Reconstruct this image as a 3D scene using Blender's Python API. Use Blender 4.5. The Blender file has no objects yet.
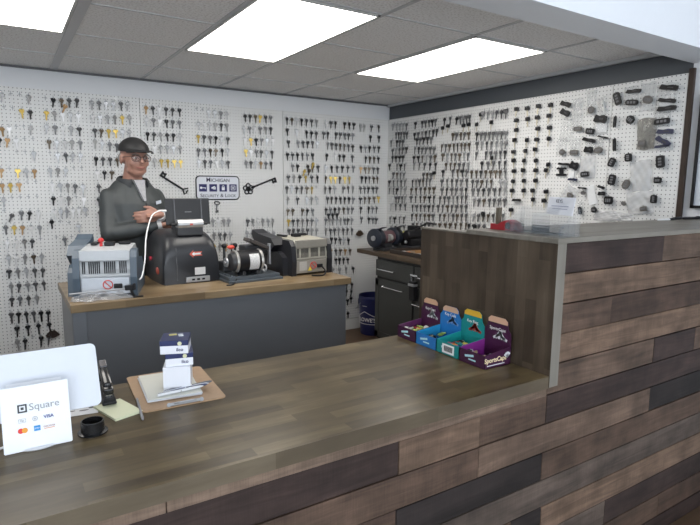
import bpy, bmesh, math, random
from math import sin, cos, pi, radians
from mathutils import Vector, Matrix, Euler
import numpy as np
random.seed(7)
SC = bpy.context.scene
COL = SC.collection
# ------------------------------------------------------------------ camera
CAM = Vector((-3.3751, -4.5791, 1.478))
F0 = 541.5
def cam_axes(pitch, roll, yaw):
    p, r, y = map(radians, (pitch, roll, yaw))
    f = Vector((-sin(y)*cos(p), cos(y)*cos(p), sin(p)))
    rt = Vector((cos(y), sin(y), 0)); up = rt.cross(f)
    return cos(r)*rt+sin(r)*up, -sin(r)*rt+cos(r)*up, f
RT, UP, FW = cam_axes(-8.2263, .5586, -32.558)
cd = bpy.data.cameras.new('camera'); cam = bpy.data.objects.new('camera', cd); COL.objects.link(cam)
cd.sensor_width = 36; cd.lens = F0/700*36; cd.clip_start = .05
cam.matrix_world = Matrix(((RT.x, UP.x, -FW.x, CAM.x), (RT.y, UP.y, -FW.y, CAM.y), (RT.z, UP.z, -FW.z, CAM.z), (0, 0, 0, 1)))
SC.camera = cam
def on(px, py, ax, val):
    """survey helper: where the sight line of a measured photo point meets a real plane of the room"""
    v = RT*((px-350)/F0)+UP*((262.5-py)/F0)+FW
    return CAM+v*((val-CAM[ax])/v[ax])
# ------------------------------------------------------------------ materials
def node_mat(name):
    m = bpy.data.materials.new(name); m.use_nodes = True
    nt = m.node_tree; b = nt.nodes['Principled BSDF']
    return m, nt, b
def N(nt, t, **kw):
    n = nt.nodes.new(t)
    for k, v in kw.items():
        if hasattr(n, k) and not k.startswith('i_'): setattr(n, k, v)
    return n
_plain = {}
def plain(col, rough=.5, metal=0., name=None, spec=.5, noise=.06, nscale=60, emis=0):
    key = (col, rough, metal, noise, nscale, emis)
    if key in _plain: return _plain[key]
    m, nt, b = node_mat(name or 'paint')
    b.inputs['Roughness'].default_value = rough; b.inputs['Metallic'].default_value = metal
    b.inputs['Specular IOR Level'].default_value = spec
    tc = N(nt, 'ShaderNodeTexCoord'); nz = N(nt, 'ShaderNodeTexNoise'); nz.inputs['Scale'].default_value = nscale
    nz.inputs['Detail'].default_value = 3
    mr = N(nt, 'ShaderNodeMapRange'); mr.inputs[3].default_value = 1-noise*2; mr.inputs[4].default_value = 1+noise*2
    mx = N(nt, 'ShaderNodeVectorMath', operation='SCALE'); mx.inputs[0].default_value = col
    nt.links.new(tc.outputs['Object'], nz.inputs['Vector']); nt.links.new(nz.outputs['Fac'], mr.inputs[0])
    nt.links.new(mr.outputs[0], mx.inputs['Scale']); nt.links.new(mx.outputs[0], b.inputs['Base Color'])
    _plain[key] = m
    return m
def emissive(col, strength):
    m, nt, b = node_mat('light_diffuser')
    b.inputs['Base Color'].default_value = (.9, .9, .9, 1)
    b.inputs['Emission Color'].default_value = (*col, 1); b.inputs['Emission Strength'].default_value = strength
    return m
def clear(alpha=.25, col=(.9, .93, .95), rough=.12):
    m, nt, b = node_mat('clear_plastic')
    b.inputs['Base Color'].default_value = (*col, 1); b.inputs['Roughness'].default_value = rough
    tr = N(nt, 'ShaderNodeBsdfTransparent'); mx = N(nt, 'ShaderNodeMixShader'); mx.inputs[0].default_value = alpha
    out = nt.nodes['Material Output']
    nt.links.new(tr.outputs[0], mx.inputs[1]); nt.links.new(b.outputs[0], mx.inputs[2]); nt.links.new(mx.outputs[0], out.inputs[0])
    return m
def wood_staves(name, cols, axis='x', bw=.45, rh=.045, rough=.35, grain=.25, bump=.0):
    """butcher block: staves running along the given object axis"""
    m, nt, b = node_mat(name); b.inputs['Roughness'].default_value = rough; b.inputs['Specular IOR Level'].default_value = .32
    tc = N(nt, 'ShaderNodeTexCoord'); mp = N(nt, 'ShaderNodeMapping')
    if axis == 'x': mp.inputs['Rotation'].default_value = (0, 0, 0)
    if axis == 'z': mp.inputs['Rotation'].default_value = (0, pi/2, 0)   # z -> x
    sx = N(nt, 'ShaderNodeSeparateXYZ'); cb = N(nt, 'ShaderNodeCombineXYZ')
    nt.links.new(tc.outputs['Object'], sx.inputs[0])
    a, c, d = {'x': ('X', 'Y', 'Z'), 'z': ('Z', 'Y', 'X'), 'y': ('Y', 'X', 'Z')}[axis]
    nt.links.new(sx.outputs[a], cb.inputs[0]); nt.links.new(sx.outputs[c], cb.inputs[1]); nt.links.new(sx.outputs[d], cb.inputs[2])
    # stave ids: row = floor(y/rh); column offset by row
    br = N(nt, 'ShaderNodeTexBrick'); br.inputs['Scale'].default_value = 1; br.inputs['Mortar Size'].default_value = .0004
    br.inputs['Brick Width'].default_value = bw; br.inputs['Row Height'].default_value = rh; br.inputs['Bias'].default_value = 0
    br.inputs['Color1'].default_value = (0, 0, 0, 1); br.inputs['Color2'].default_value = (1, 1, 1, 1); br.inputs['Mortar'].default_value = (.3, .3, .3, 1)
    br.offset = .37
    nt.links.new(cb.outputs[0], br.inputs['Vector'])
    st = N(nt, 'ShaderNodeMapping'); st.inputs['Scale'].default_value = (3.2, 26, 26)
    nz = N(nt, 'ShaderNodeTexNoise'); nz.inputs['Scale'].default_value = 1; nz.inputs['Detail'].default_value = 5; nz.inputs['Roughness'].default_value = .65
    nt.links.new(cb.outputs[0], st.inputs[0]); nt.links.new(st.outputs[0], nz.inputs['Vector'])
    n2 = N(nt, 'ShaderNodeTexNoise'); n2.inputs['Scale'].default_value = 5; n2.inputs['Detail'].default_value = 2
    nt.links.new(cb.outputs[0], n2.inputs['Vector'])
    m1 = N(nt, 'ShaderNodeMath', operation='MULTIPLY_ADD'); m1.inputs[1].default_value = .31; m1.inputs[2].default_value = .005
    nt.links.new(br.outputs['Color'], m1.inputs[0])
    m2 = N(nt, 'ShaderNodeMath', operation='MULTIPLY_ADD'); m2.inputs[1].default_value = grain*2.2
    nt.links.new(nz.outputs['Fac'], m2.inputs[0]); nt.links.new(m1.outputs[0], m2.inputs[2])
    m3 = N(nt, 'ShaderNodeMath', operation='MULTIPLY_ADD'); m3.inputs[1].default_value = .55
    nt.links.new(n2.outputs['Fac'], m3.inputs[0]); nt.links.new(m2.outputs[0], m3.inputs[2])
    m4 = N(nt, 'ShaderNodeMath', operation='SUBTRACT'); m4.inputs[1].default_value = .24
    nt.links.new(m3.outputs[0], m4.inputs[0])
    cr = N(nt, 'ShaderNodeValToRGB'); el = cr.color_ramp.elements
    while len(el) < len(cols): el.new(.5)
    for k, c in enumerate(cols):
        el[k].position = k/(len(cols)-1); el[k].color = (*c, 1)
    nt.links.new(m4.outputs[0], cr.inputs[0]); nt.links.new(cr.outputs[0], b.inputs['Base Color'])
    return m
def plank_material():
    m, nt, b = node_mat('weathered_planks'); b.inputs['Roughness'].default_value = .62; b.inputs['Specular IOR Level'].default_value = .25
    at = N(nt, 'ShaderNodeAttribute'); at.attribute_name = 'tint'
    tc = N(nt, 'ShaderNodeTexCoord'); mp = N(nt, 'ShaderNodeMapping'); mp.inputs['Scale'].default_value = (2.5, 30, 34)
    sp = N(nt, 'ShaderNodeVectorMath', operation='ADD')
    sc = N(nt, 'ShaderNodeVectorMath', operation='SCALE'); sc.inputs['Scale'].default_value = 90
    nt.links.new(at.outputs['Color'], sc.inputs[0]); nt.links.new(tc.outputs['Object'], mp.inputs[0])
    nt.links.new(mp.outputs[0], sp.inputs[0]); nt.links.new(sc.outputs[0], sp.inputs[1])
    nz = N(nt, 'ShaderNodeTexNoise'); nz.inputs['Scale'].default_value = 1; nz.inputs['Detail'].default_value = 6; nz.inputs['Roughness'].default_value = .65; nz.inputs['Distortion'].default_value = .8
    nt.links.new(sp.outputs[0], nz.inputs['Vector'])
    n2 = N(nt, 'ShaderNodeTexNoise'); n2.inputs['Scale'].default_value = 9; n2.inputs['Detail'].default_value = 4
    nt.links.new(tc.outputs['Object'], n2.inputs['Vector'])
    # fine saw marks across the boards
    m3 = N(nt, 'ShaderNodeMapping'); m3.inputs['Scale'].default_value = (260, 4, 14); nt.links.new(tc.outputs['Object'], m3.inputs[0])
    n3 = N(nt, 'ShaderNodeTexNoise'); n3.inputs['Scale'].default_value = 1; nt.links.new(m3.outputs[0], n3.inputs['Vector'])
    a1 = N(nt, 'ShaderNodeMapRange'); a1.inputs[1].default_value = .25; a1.inputs[2].default_value = .75; a1.inputs[3].default_value = .5; a1.inputs[4].default_value = 1.5
    nt.links.new(nz.outputs['Fac'], a1.inputs[0])
    a2 = N(nt, 'ShaderNodeMapRange'); a2.inputs[1].default_value = .3; a2.inputs[2].default_value = .7; a2.inputs[3].default_value = .65; a2.inputs[4].default_value = 1.35
    nt.links.new(n2.outputs['Fac'], a2.inputs[0])
    a3 = N(nt, 'ShaderNodeMapRange'); a3.inputs[1].default_value = .3; a3.inputs[2].default_value = .7; a3.inputs[3].default_value = .9; a3.inputs[4].default_value = 1.1
    nt.links.new(n3.outputs['Fac'], a3.inputs[0])
    q = N(nt, 'ShaderNodeMath', operation='MULTIPLY'); nt.links.new(a1.outputs[0], q.inputs[0]); nt.links.new(a2.outputs[0], q.inputs[1])
    q2 = N(nt, 'ShaderNodeMath', operation='MULTIPLY'); nt.links.new(q.outputs[0], q2.inputs[0]); nt.links.new(a3.outputs[0], q2.inputs[1])
    s2 = N(nt, 'ShaderNodeVectorMath', operation='SCALE'); nt.links.new(at.outputs['Color'], s2.inputs[0]); nt.links.new(q2.outputs[0], s2.inputs['Scale'])
    nt.links.new(s2.outputs[0], b.inputs['Base Color'])
    bp = N(nt, 'ShaderNodeBump'); bp.inputs['Strength'].default_value = .25; bp.inputs['Distance'].default_value = .003
    nt.links.new(nz.outputs['Fac'], bp.inputs['Height']); nt.links.new(bp.outputs[0], b.inputs['Normal'])
    return m
def pegboard_mat(plane):
    m, nt, b = node_mat('white_pegboard'); b.inputs['Roughness'].default_value = .45
    tc = N(nt, 'ShaderNodeTexCoord'); sx = N(nt, 'ShaderNodeSeparateXYZ'); cb = N(nt, 'ShaderNodeCombineXYZ')
    nt.links.new(tc.outputs['Object'], sx.inputs[0])
    nt.links.new(sx.outputs['X' if plane == 'xz' else 'Y'], cb.inputs[0]); nt.links.new(sx.outputs['Z'], cb.inputs[1])
    s = N(nt, 'ShaderNodeVectorMath', operation='SCALE'); s.inputs['Scale'].default_value = 1/.0254
    fr = N(nt, 'ShaderNodeVectorMath', operation='FRACTION'); sb = N(nt, 'ShaderNodeVectorMath', operation='SUBTRACT'); sb.inputs[1].default_value = (.5, .5, 0)
    ln = N(nt, 'ShaderNodeVectorMath', operation='LENGTH'); ct = N(nt, 'ShaderNodeMath', operation='LESS_THAN'); ct.inputs[1].default_value = .125
    nt.links.new(cb.outputs[0], s.inputs[0]); nt.links.new(s.outputs[0], fr.inputs[0]); nt.links.new(fr.outputs[0], sb.inputs[0])
    nt.links.new(sb.outputs[0], ln.inputs[0]); nt.links.new(ln.outputs['Value'], ct.inputs[0])
    mx = N(nt, 'ShaderNodeMix', data_type='RGBA'); mx.inputs['A'].default_value = PEG; mx.inputs['B'].default_value = (.04, .04, .045, 1)
    nt.links.new(ct.outputs[0], mx.inputs['Factor']); nt.links.new(mx.outputs['Result'], b.inputs['Base Color'])
    return m
PEG = (.80, .80, .79, 1)
def ceiling_mat():
    m, nt, b = node_mat('mineral_fibre_tile'); b.inputs['Roughness'].default_value = .9
    tc = N(nt, 'ShaderNodeTexCoord')
    n1 = N(nt, 'ShaderNodeTexNoise'); n1.inputs['Scale'].default_value = 90; n1.inputs['Detail'].default_value = 3
    nt.links.new(tc.outputs['Object'], n1.inputs['Vector'])
    mr = N(nt, 'ShaderNodeValToRGB'); mr.color_ramp.elements[0].position = .34; mr.color_ramp.elements[0].color = (.70, .68, .66, 1)
    mr.color_ramp.elements[1].position = .52; mr.color_ramp.elements[1].color = (.92, .91, .90, 1)
    nt.links.new(n1.outputs['Fac'], mr.inputs[0]); nt.links.new(mr.outputs[0], b.inputs['Base Color'])
    return m
def floor_mat(): return wood_staves('brown_floor_boards', [(.05, .03, .018), (.10, .06, .035), (.17, .105, .06)], 'x', 1.1, .13, .4, .2)
WHITE = plain((.82, .82, .83), .55, noise=.01)
BLACK = plain((.010, .010, .012), .42, noise=.1, spec=.3)
DARK = plain((.035, .036, .04), .45, noise=.1)
CHROME = plain((.75, .76, .78), .22, .9, noise=.03)
STEEL = plain((.45, .46, .48), .35, .7, noise=.05)
# ------------------------------------------------------------------ geometry helpers
def new_bm(): return bmesh.new()
def add_box(bm, c, s, bev=0, rot=None, seg=2):
    """box centred c with full size s; bevelled edges; optional 3x3/euler rotation about its centre"""
    t = bmesh.new(); bmesh.ops.create_cube(t, size=1)
    for v in t.verts: v.co = Vector((v.co.x*s[0], v.co.y*s[1], v.co.z*s[2]))
    if bev > 0: bmesh.ops.bevel(t, geom=t.edges[:], offset=min(bev, min(s)*.49), segments=seg, affect='EDGES', profile=.5)
    if rot is not None: bmesh.ops.rotate(t, verts=t.verts, cent=(0, 0, 0), matrix=Euler(rot).to_matrix())
    bmesh.ops.translate(t, verts=t.verts, vec=c)
    merge(bm, t)
def merge(bm, t):
    me = bpy.data.meshes.new('tmp'); t.to_mesh(me); t.free(); bm.from_mesh(me); bpy.data.meshes.remove(me)
def add_tube(bm, pts, rad, n=10, flat=1.0, caps=True):
    """tube along points, radius per point (float or list), closed ends"""
    pts = [Vector(p) for p in pts]; k = len(pts)
    rr = rad if isinstance(rad, (list, tuple)) else [rad]*k
    rings = []; ref = None
    for i, p in enumerate(pts):
        d = (pts[min(i+1, k-1)]-pts[max(i-1, 0)]).normalized()
        if ref is None:
            ref = Vector((0, 0, 1)) if abs(d.z) < .9 else Vector((1, 0, 0))
        u = (ref-d*ref.dot(d)).normalized(); w = d.cross(u); ref = u
        r = rr[i]; r = r if isinstance(r, tuple) else (r, r)
        rings.append([bm.verts.new(p+u*cos(2*pi*j/n)*r[0]+w*sin(2*pi*j/n)*r[1]) for j in range(n)])
    for a, b in zip(rings, rings[1:]):
        for j in range(n): bm.faces.new((a[j], a[(j+1) % n], b[(j+1) % n], b[j]))
    if caps: bm.faces.new(rings[0][::-1]); bm.faces.new(rings[-1])
def add_cyl(bm, p0, p1, r0, r1=None, n=20): add_tube(bm, [p0, p1], [r0, r0 if r1 is None else r1], n)
def add_ell(bm, c, r, rot=None, u=20, v=14):
    t = bmesh.new(); bmesh.ops.create_uvsphere(t, u_segments=u, v_segments=v, radius=1)
    for q in t.verts: q.co = Vector((q.co.x*r[0], q.co.y*r[1], q.co.z*r[2]))
    if rot is not None: bmesh.ops.rotate(t, verts=t.verts, cent=(0, 0, 0), matrix=rot if isinstance(rot, Matrix) else Euler(rot).to_matrix())
    bmesh.ops.translate(t, verts=t.verts, vec=c); merge(bm, t)
def add_lathe(bm, prof, c=(0, 0, 0), n=28):
    rings = [[bm.verts.new((c[0]+r*cos(2*pi*j/n), c[1]+r*sin(2*pi*j/n), c[2]+z)) for j in range(n)] for r, z in prof]
    for a, b in zip(rings, rings[1:]):
        for j in range(n): bm.faces.new((a[j], a[(j+1) % n], b[(j+1) % n], b[j]))
def add_prism(bm, poly, h0, h1, axis='z', M=None):
    """extrude a 2-D outline; axis is the extrusion axis: z -> (x,y), y -> (x,z), x -> (y,z)"""
    def mk(p, h):
        v = {'z': Vector((p[0], p[1], h)), 'y': Vector((p[0], h, p[1])), 'x': Vector((h, p[0], p[1]))}[axis]
        return bm.verts.new(M @ v if M else v)
    a = [mk(p, h0) for p in poly]; b = [mk(p, h1) for p in poly]; n = len(poly)
    fs = [bm.faces.new(a[::-1]), bm.faces.new(b)]
    for j in range(n): fs.append(bm.faces.new((a[j], a[(j+1) % n], b[(j+1) % n], b[j])))
    return fs
def rrect(w, h, r, n=5, cx=0, cy=0):
    out = []
    for (sx, sy, a0) in ((1, 1, 0), (-1, 1, pi/2), (-1, -1, pi), (1, -1, 1.5*pi)):
        for k in range(n+1):
            a = a0+pi/2*k/n
            out.append((cx+sx*(w/2-r)+r*cos(a), cy+sy*(h/2-r)+r*sin(a)))
    return out
def mk(name, bm, mat, parent=None, loc=None, rot=None, smooth=False, keepnorm=False):
    if not keepnorm: bmesh.ops.recalc_face_normals(bm, faces=bm.faces[:])
    me = bpy.data.meshes.new(name); bm.to_mesh(me); bm.free()
    for m in (mat if isinstance(mat, (list, tuple)) else [mat]): me.materials.append(m)
    if smooth:
        me.polygons.foreach_set('use_smooth', [True]*len(me.polygons))
        try: me.set_sharp_from_angle(angle=radians(38))
        except Exception: pass
    o = bpy.data.objects.new(name, me); COL.objects.link(o)
    if parent is not None: o.parent = parent
    if loc is not None: o.location = loc
    if rot is not None: o.rotation_euler = rot
    return o
def tag(o, label, cat, group=None, kind=None):
    o['label'] = label; o['category'] = cat
    if group: o['group'] = group
    if kind: o['kind'] = kind
    return o
def thing(name, label, cat, loc=(0, 0, 0), rot=(0, 0, 0), group=None):
    o = bpy.data.objects.new(name, None); COL.objects.link(o); o.location = loc; o.rotation_euler = rot
    o.empty_display_size = .05
    return tag(o, label, cat, group)
def struct(name, bm, mat, label, cat='room'):
    o = mk(name, bm, mat); o['kind'] = 'structure'; o['label'] = label; o['category'] = cat
    return o
def boxobj(name, lo, hi, mat, parent=None, bev=0):
    bm = new_bm(); c = [(a+b)/2 for a, b in zip(lo, hi)]; s = [b-a for a, b in zip(lo, hi)]
    add_box(bm, c, s, bev); return mk(name, bm, mat, parent)
def text(name, body, size, mat, parent, loc, rot, ext=.0004, align='CENTER', smallcaps=False, sx=1.0, bold=0):
    cu = bpy.data.curves.new(name, 'FONT'); cu.body = body; cu.size = size; cu.extrude = ext; cu.align_x = align; cu.align_y = 'CENTER'
    cu.offset = bold; cu.resolution_u = 3
    if smallcaps:
        cu.small_caps_scale = .78
        for k, ch in enumerate(body):
            if ch.islower(): cu.body_format[k].use_small_caps = True
    o = bpy.data.objects.new(name, cu); COL.objects.link(o)
    dg = bpy.context.evaluated_depsgraph_get(); me = bpy.data.meshes.new_from_object(o.evaluated_get(dg))
    COL.objects.unlink(o); bpy.data.objects.remove(o)
    me.materials.clear(); me.materials.append(mat)
    q = bpy.data.objects.new(name, me); COL.objects.link(q)
    if parent is not None: q.parent = parent
    q.location = loc; q.rotation_euler = rot; q.scale = (sx, 1, 1)
    return q
def remeshed(name, bm, mat, voxel, parent=None, smooth_it=4, disp=None):
    """weld overlapping volumes into one continuous skin"""
    bmesh.ops.recalc_face_normals(bm, faces=bm.faces[:])
    me = bpy.data.meshes.new(name); bm.to_mesh(me); bm.free()
    o = bpy.data.objects.new(name, me); COL.objects.link(o)
    r = o.modifiers.new('r', 'REMESH'); r.mode = 'VOXEL'; r.voxel_size = voxel; r.use_smooth_shade = True
    s = o.modifiers.new('s', 'SMOOTH'); s.iterations = smooth_it; s.factor = .5
    dg = bpy.context.evaluated_depsgraph_get(); dg.update(); m2 = bpy.data.meshes.new_from_object(o.evaluated_get(dg))
    COL.objects.unlink(o); bpy.data.objects.remove(o)
    m2.materials.clear(); m2.materials.append(mat)
    m2.polygons.foreach_set('use_smooth', [True]*len(m2.polygons))
    if disp:
        for v in m2.vertices: v.co = disp(v.co.copy())
    q = bpy.data.objects.new(name, m2); COL.objects.link(q)
    if parent is not None: q.parent = parent
    return q
# ------------------------------------------------------------------ room
ZC = 2.278; YS = -2.91; YF = -8.2; XL = -6.6; ZF = 3.1
bm = new_bm(); add_box(bm, ((XL)/2, YF/2, -.05), (-XL+.3, -YF+.3, .1)); struct('floor', bm, floor_mat(), 'brown wood floor boards seen between bench and cabinet')
bm = new_bm(); add_box(bm, ((XL)/2, (YF-3.6)/2, .004), (-XL, -YF-3.6, .008)); struct('floor_front', bm, plain((.55, .54, .52), .35, noise=.04, nscale=5), 'pale floor on the customer side of the counter')  # added out of view, pale so that it bounces daylight onto the ceiling
wallw = plain((.78, .79, .81), .6, noise=.01, nscale=4)
bm = new_bm(); add_box(bm, (XL/2, .06, ZF/2), (-XL+.3, .1, ZF)); struct('wall_back', bm, wallw, 'white wall behind the back pegboards')
bm = new_bm(); add_box(bm, (.06, YS/2+.0, ZF/2), (.1, -YS, ZF)); struct('wall_right', bm, plain((.075, .085, .097), .5, noise=.01), 'slate grey wall above the right pegboard')
bm = new_bm(); add_box(bm, (.06, (YS+YF)/2, ZF/2), (.1, YS-YF, ZF)); struct('wall_right_front', bm, wallw, 'white wall past the end of the right pegboard')
bm = new_bm(); add_box(bm, (XL-.05, YF/2, ZF/2), (.1, -YF, ZF)); struct('wall_left', bm, wallw, 'white wall left of the camera')
# street side: low wall, piers and glazed openings
bm = new_bm()
add_box(bm, (XL/2, YF-.05, .2), (-XL, .1, .4)); add_box(bm, (XL/2, YF-.05, 2.95), (-XL, .1, .3))
for x in (XL+.06, -4.4, -2.2, -.06): add_box(bm, (x, YF-.05, 1.6), (.12, .1, 2.4))
struct('wall_front', bm, wallw, 'storefront wall behind the camera')
glass = clear(.06, (.8, .85, .85), .02)
for k, (a, b) in enumerate(((XL+.12, -4.46), (-4.34, -2.26), (-2.14, -.12))):
    bm = new_bm(); add_box(bm, ((a+b)/2, YF-.05, 1.6), (b-a, .01, 2.4)); struct('window_%d' % (k+1), bm, glass, 'storefront glass pane behind the camera', 'window')
# suspended ceiling
T = .6096
TX = [-1.178+T*k for k in range(-9, 2)]          # tee lines across
TY = [-1.1475-T*k for k in range(0, 4)]+[-.538]
bm = new_bm(); add_box(bm, (XL/2, -1.5, ZC+.01), (-XL, 3.0, .02)); struct('ceiling', bm, ceiling_mat(), 'grey textured suspended ceiling tiles over the back area')
tee = plain((.55, .55, .56), .5, noise=.01)
bm = new_bm()
for x in TX:
    if XL < x < 0: add_box(bm, (x, -1.5, ZC-.001), (.022, 3.0, .006))
for y in TY:
    if y > -3: add_box(bm, (XL/2, y, ZC-.001), (-XL, .014, .005))
add_box(bm, (-3.0067+.0, -1.5, ZC-.002), (.05, 3.0, .008))
struct('trim_1', bm, tee, 'metal tee grid of the suspended ceiling', 'ceiling grid')
bm = new_bm(); add_box(bm, (-.014, -1.5, ZC-.012), (.028, 3.0, .024)); struct('trim_2', bm, plain((.5, .51, .52), .5, noise=.01), 'pale wall angle under the ceiling along the right wall', 'trim')
bm = new_bm(); add_box(bm, (XL/2, -.008, ZC-.01), (-XL, .016, .012)); struct('trim_3', bm, plain((.12, .12, .13), .5, noise=.01), 'thin dark shadow strip where ceiling meets back wall', 'trim')  # dark colour stands in for the shade along the ceiling joint
bm = new_bm(); add_box(bm, (XL/2, -3.007, 2.64), (-XL, .194, .92)); struct('trim_4', bm, plain((.80, .82, .86), .5, noise=.005), 'wide white header beam across the top right', 'beam')
bm = new_bm(); add_box(bm, (XL/2, (YS-.19+YF)/2, ZF+.02), (-XL, YS-YF, .04)); struct('ceiling_front', bm, wallw, 'higher white ceiling over the customer side')
bm = new_bm(); add_box(bm, (XL/2, -.009, .057), (-XL, .018, .114), .003); struct('baseboard_back', bm, plain((.72, .72, .7), .5, noise=.01), 'white baseboard under the back pegboard', 'baseboard')
# lay-in light panels
def ceiling_light(x0, y1, label):
    t = thing('ceiling_light', label, 'ceiling light', (x0+T/2, y1-T, ZC-.004), group='lit ceiling panels')
    bm = new_bm(); w, h = T-.02, 2*T-.02
    for s in (-1, 1):
        add_box(bm, (s*(w/2-.006), 0, 0), (.012, h, .012)); add_box(bm, (0, s*(h/2-.006), 0), (w, .012, .012))
    mk('frame', bm, plain((.6, .6, .58), .4, noise=.01), t)
    bm = new_bm(); add_box(bm, (0, 0, -.001), (w-.024, h-.024, .006)); mk('diffuser', bm, LIGHTM, t)
LIGHTM = emissive((1, .96, .90), 9.5)
ceiling_light(-3.0067-T-.02, -1.1475, 'lit ceiling panel cut by the top left corner')
ceiling_light(-1.178-2*T, -1.1475, 'large lit ceiling panel in the middle of the ceiling')
ceiling_light(-1.178, -1.1475, 'lit ceiling panel nearest the right pegboard wall')
# ------------------------------------------------------------------ pegboards
ZP = 2.127
pb = [-4.87, -3.645, -2.425, -1.195, -.004]
pm = pegboard_mat('xz')
names = ['white pegboard panel at the far left edge', 'white pegboard panel behind the man', 'white pegboard panel holding the security sign', 'white pegboard panel ending at the back corner']
for k in range(4):
    o = boxobj('pegboard', (pb[k]+.002, -.016, .12), (pb[k+1]-.002, -.008 if False else 0, ZP), pm); tag(o, names[k], 'pegboard', 'back wall pegboards')
pm2 = pegboard_mat('yz')
ys = [-.018, -1.225, -2.445, -2.902]
names = ['white pegboard panel on the right wall touching the back corner', 'middle white pegboard panel of the right wall', 'narrow pegboard panel at the right wall end beside the dark trim']
for k in range(3):
    o = boxobj('pegboard', (-.016, ys[k+1]+.002, .12), (0, ys[k]-.002, ZP), pm2); tag(o, names[k], 'pegboard', 'right wall pegboards')
o = boxobj('corner_post', (-.022, -2.932, .0), (.0, -2.904, 2.15), wood_staves('dark_trim', [(.015, .01, .008), (.05, .033, .025), (.09, .06, .045)], 'z', 2, .1, .5)); tag(o, 'dark brown vertical wood trim ending the right pegboard', 'trim board')
# framed board at the right edge
t = thing('picture_frame', 'black framed white board on the wall at the right edge', 'frame', (-.001, -3.3, 1.68))
bm = new_bm()
for s in (-1, 1):
    add_box(bm, (-.009, s*.316, 0), (.018, .016, .64)); add_box(bm, (-.009, 0, s*.312), (.018, .64, .016))
mk('frame', bm, BLACK, t); bm = new_bm(); add_box(bm, (-.005, 0, 0), (.006, .62, .61)); mk('panel', bm, plain((.62, .66, .72), .25, noise=.01), t)
# ------------------------------------------------------------------ keys on the wall
def bow(kind, n=18):
    out = []
    for j in range(n):
        a = 2*pi*j/n
        if kind == 0: r = .0125
        elif kind == 1: r = .0118+.0022*cos(3*(a-pi/2))
        elif kind == 2: r = .0115/max(abs(cos(a)), abs(sin(a)))**.7
        else: r = .0125*(1+.12*cos(2*a))
        out.append((r*cos(a), r*sin(a)*.9))
    return out
def key_bm(kind, long=False):
    """a key hanging bow up in the xz plane, origin at the hook hole, 2 mm thick"""
    bm = new_bm(); th = .0012; out = bow(kind); n = len(out); c = (0, -.0075)
    hole = [(.003*cos(2*pi*j/n), .003*sin(2*pi*j/n)) for j in range(n)]
    O = [[bm.verts.new((x+c[0], s*th, z+c[1])) for x, z in out] for s in (-1, 1)]
    H = [[bm.verts.new((x, s*th, z)) for x, z in hole] for s in (-1, 1)]
    for j in range(n):
        k = (j+1) % n
        bm.faces.new((O[0][j], O[0][k], H[0][k], H[0][j])); bm.faces.new((O[1][k], O[1][j], H[1][j], H[1][k]))
        bm.faces.new((O[0][k], O[0][j], O[1][j], O[1][k])); bm.faces.new((H[0][j], H[0][k], H[1][k], H[1][j]))
    L = .062 if long else .049; w = .0042 if not long else .0045
    z0 = -.016
    poly = [(-w, z0), (-w, -L), (0, -L-.004), (w*.6, -L+.002)]
    k = 6 if long else 5
    for i in range(k):
        zz = -L+.004+(L-.027)*(i/k); poly += [(w*(.35+.5*((i*7+kind*3) % 5)/5), zz+.002), (w, zz+.0045)]
    poly += [(w, z0)]
    add_prism(bm, poly, -th*.9, th*.9, 'y')
    add_box(bm, (0, 0, -.0185), (.013, th*2.4, .004))
    return bm
KM = {'s': plain((.40, .40, .41), .38, .55, noise=.15), 't': plain((.52, .52, .52), .4, .4, noise=.1), 'w': plain((.92, .92, .93), .35, .1, noise=.02),  # w is polished silver turned to the light, its glint painted as white
      'k': plain((.02, .02, .022), .4, .2, noise=.1), 'd': plain((.12, .12, .125), .4, .4, noise=.15), 'b': plain((.12, .095, .07), .4, .5, noise=.15),
      'g': plain((.72, .52, .12), .35, .4, noise=.1), 'o': plain((.42, .26, .12), .4, .4, noise=.1)}
CN = {'s': 'silver', 't': 'pale silver', 'w': 'bright white-silver', 'k': 'black', 'd': 'dark grey', 'b': 'bronze brown', 'g': 'brass yellow', 'o': 'copper orange'}
_km = {}
def key_mesh(ch, kind, long):
    k = (ch, kind, long)
    if k not in _km:
        bm = key_bm(kind, long); bmesh.ops.recalc_face_normals(bm, faces=bm.faces[:])
        me = bpy.data.meshes.new('key_blank'); bm.to_mesh(me); bm.free(); me.materials.append(KM[ch]); _km[k] = me
    return _km[k]
def hook_mesh():
    bm = new_bm()
    add_box(bm, (0, -.0015, .004), (.004, .002, .034)); add_box(bm, (0, -.0015, .004), (.024, .002, .004))
    add_tube(bm, [(0, 0, .001), (0, -.03, .001), (0, -.034, .006)], .0011, 5)
    bmesh.ops.recalc_face_normals(bm, faces=bm.faces[:]); me = bpy.data.meshes.new('peg_hook'); bm.to_mesh(me); bm.free()
    me.materials.append(plain((.34, .35, .37), .4, .3, noise=.05)); return me
HOOK = hook_mesh()
ORD = ['first', 'second', 'third', 'fourth', 'fifth', 'sixth', 'seventh', 'eighth', 'ninth', 'tenth', 'eleventh', 'twelfth', 'thirteenth', 'fourteenth', 'fifteenth', 'sixteenth', 'seventeenth', 'eighteenth', 'nineteenth']
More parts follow.
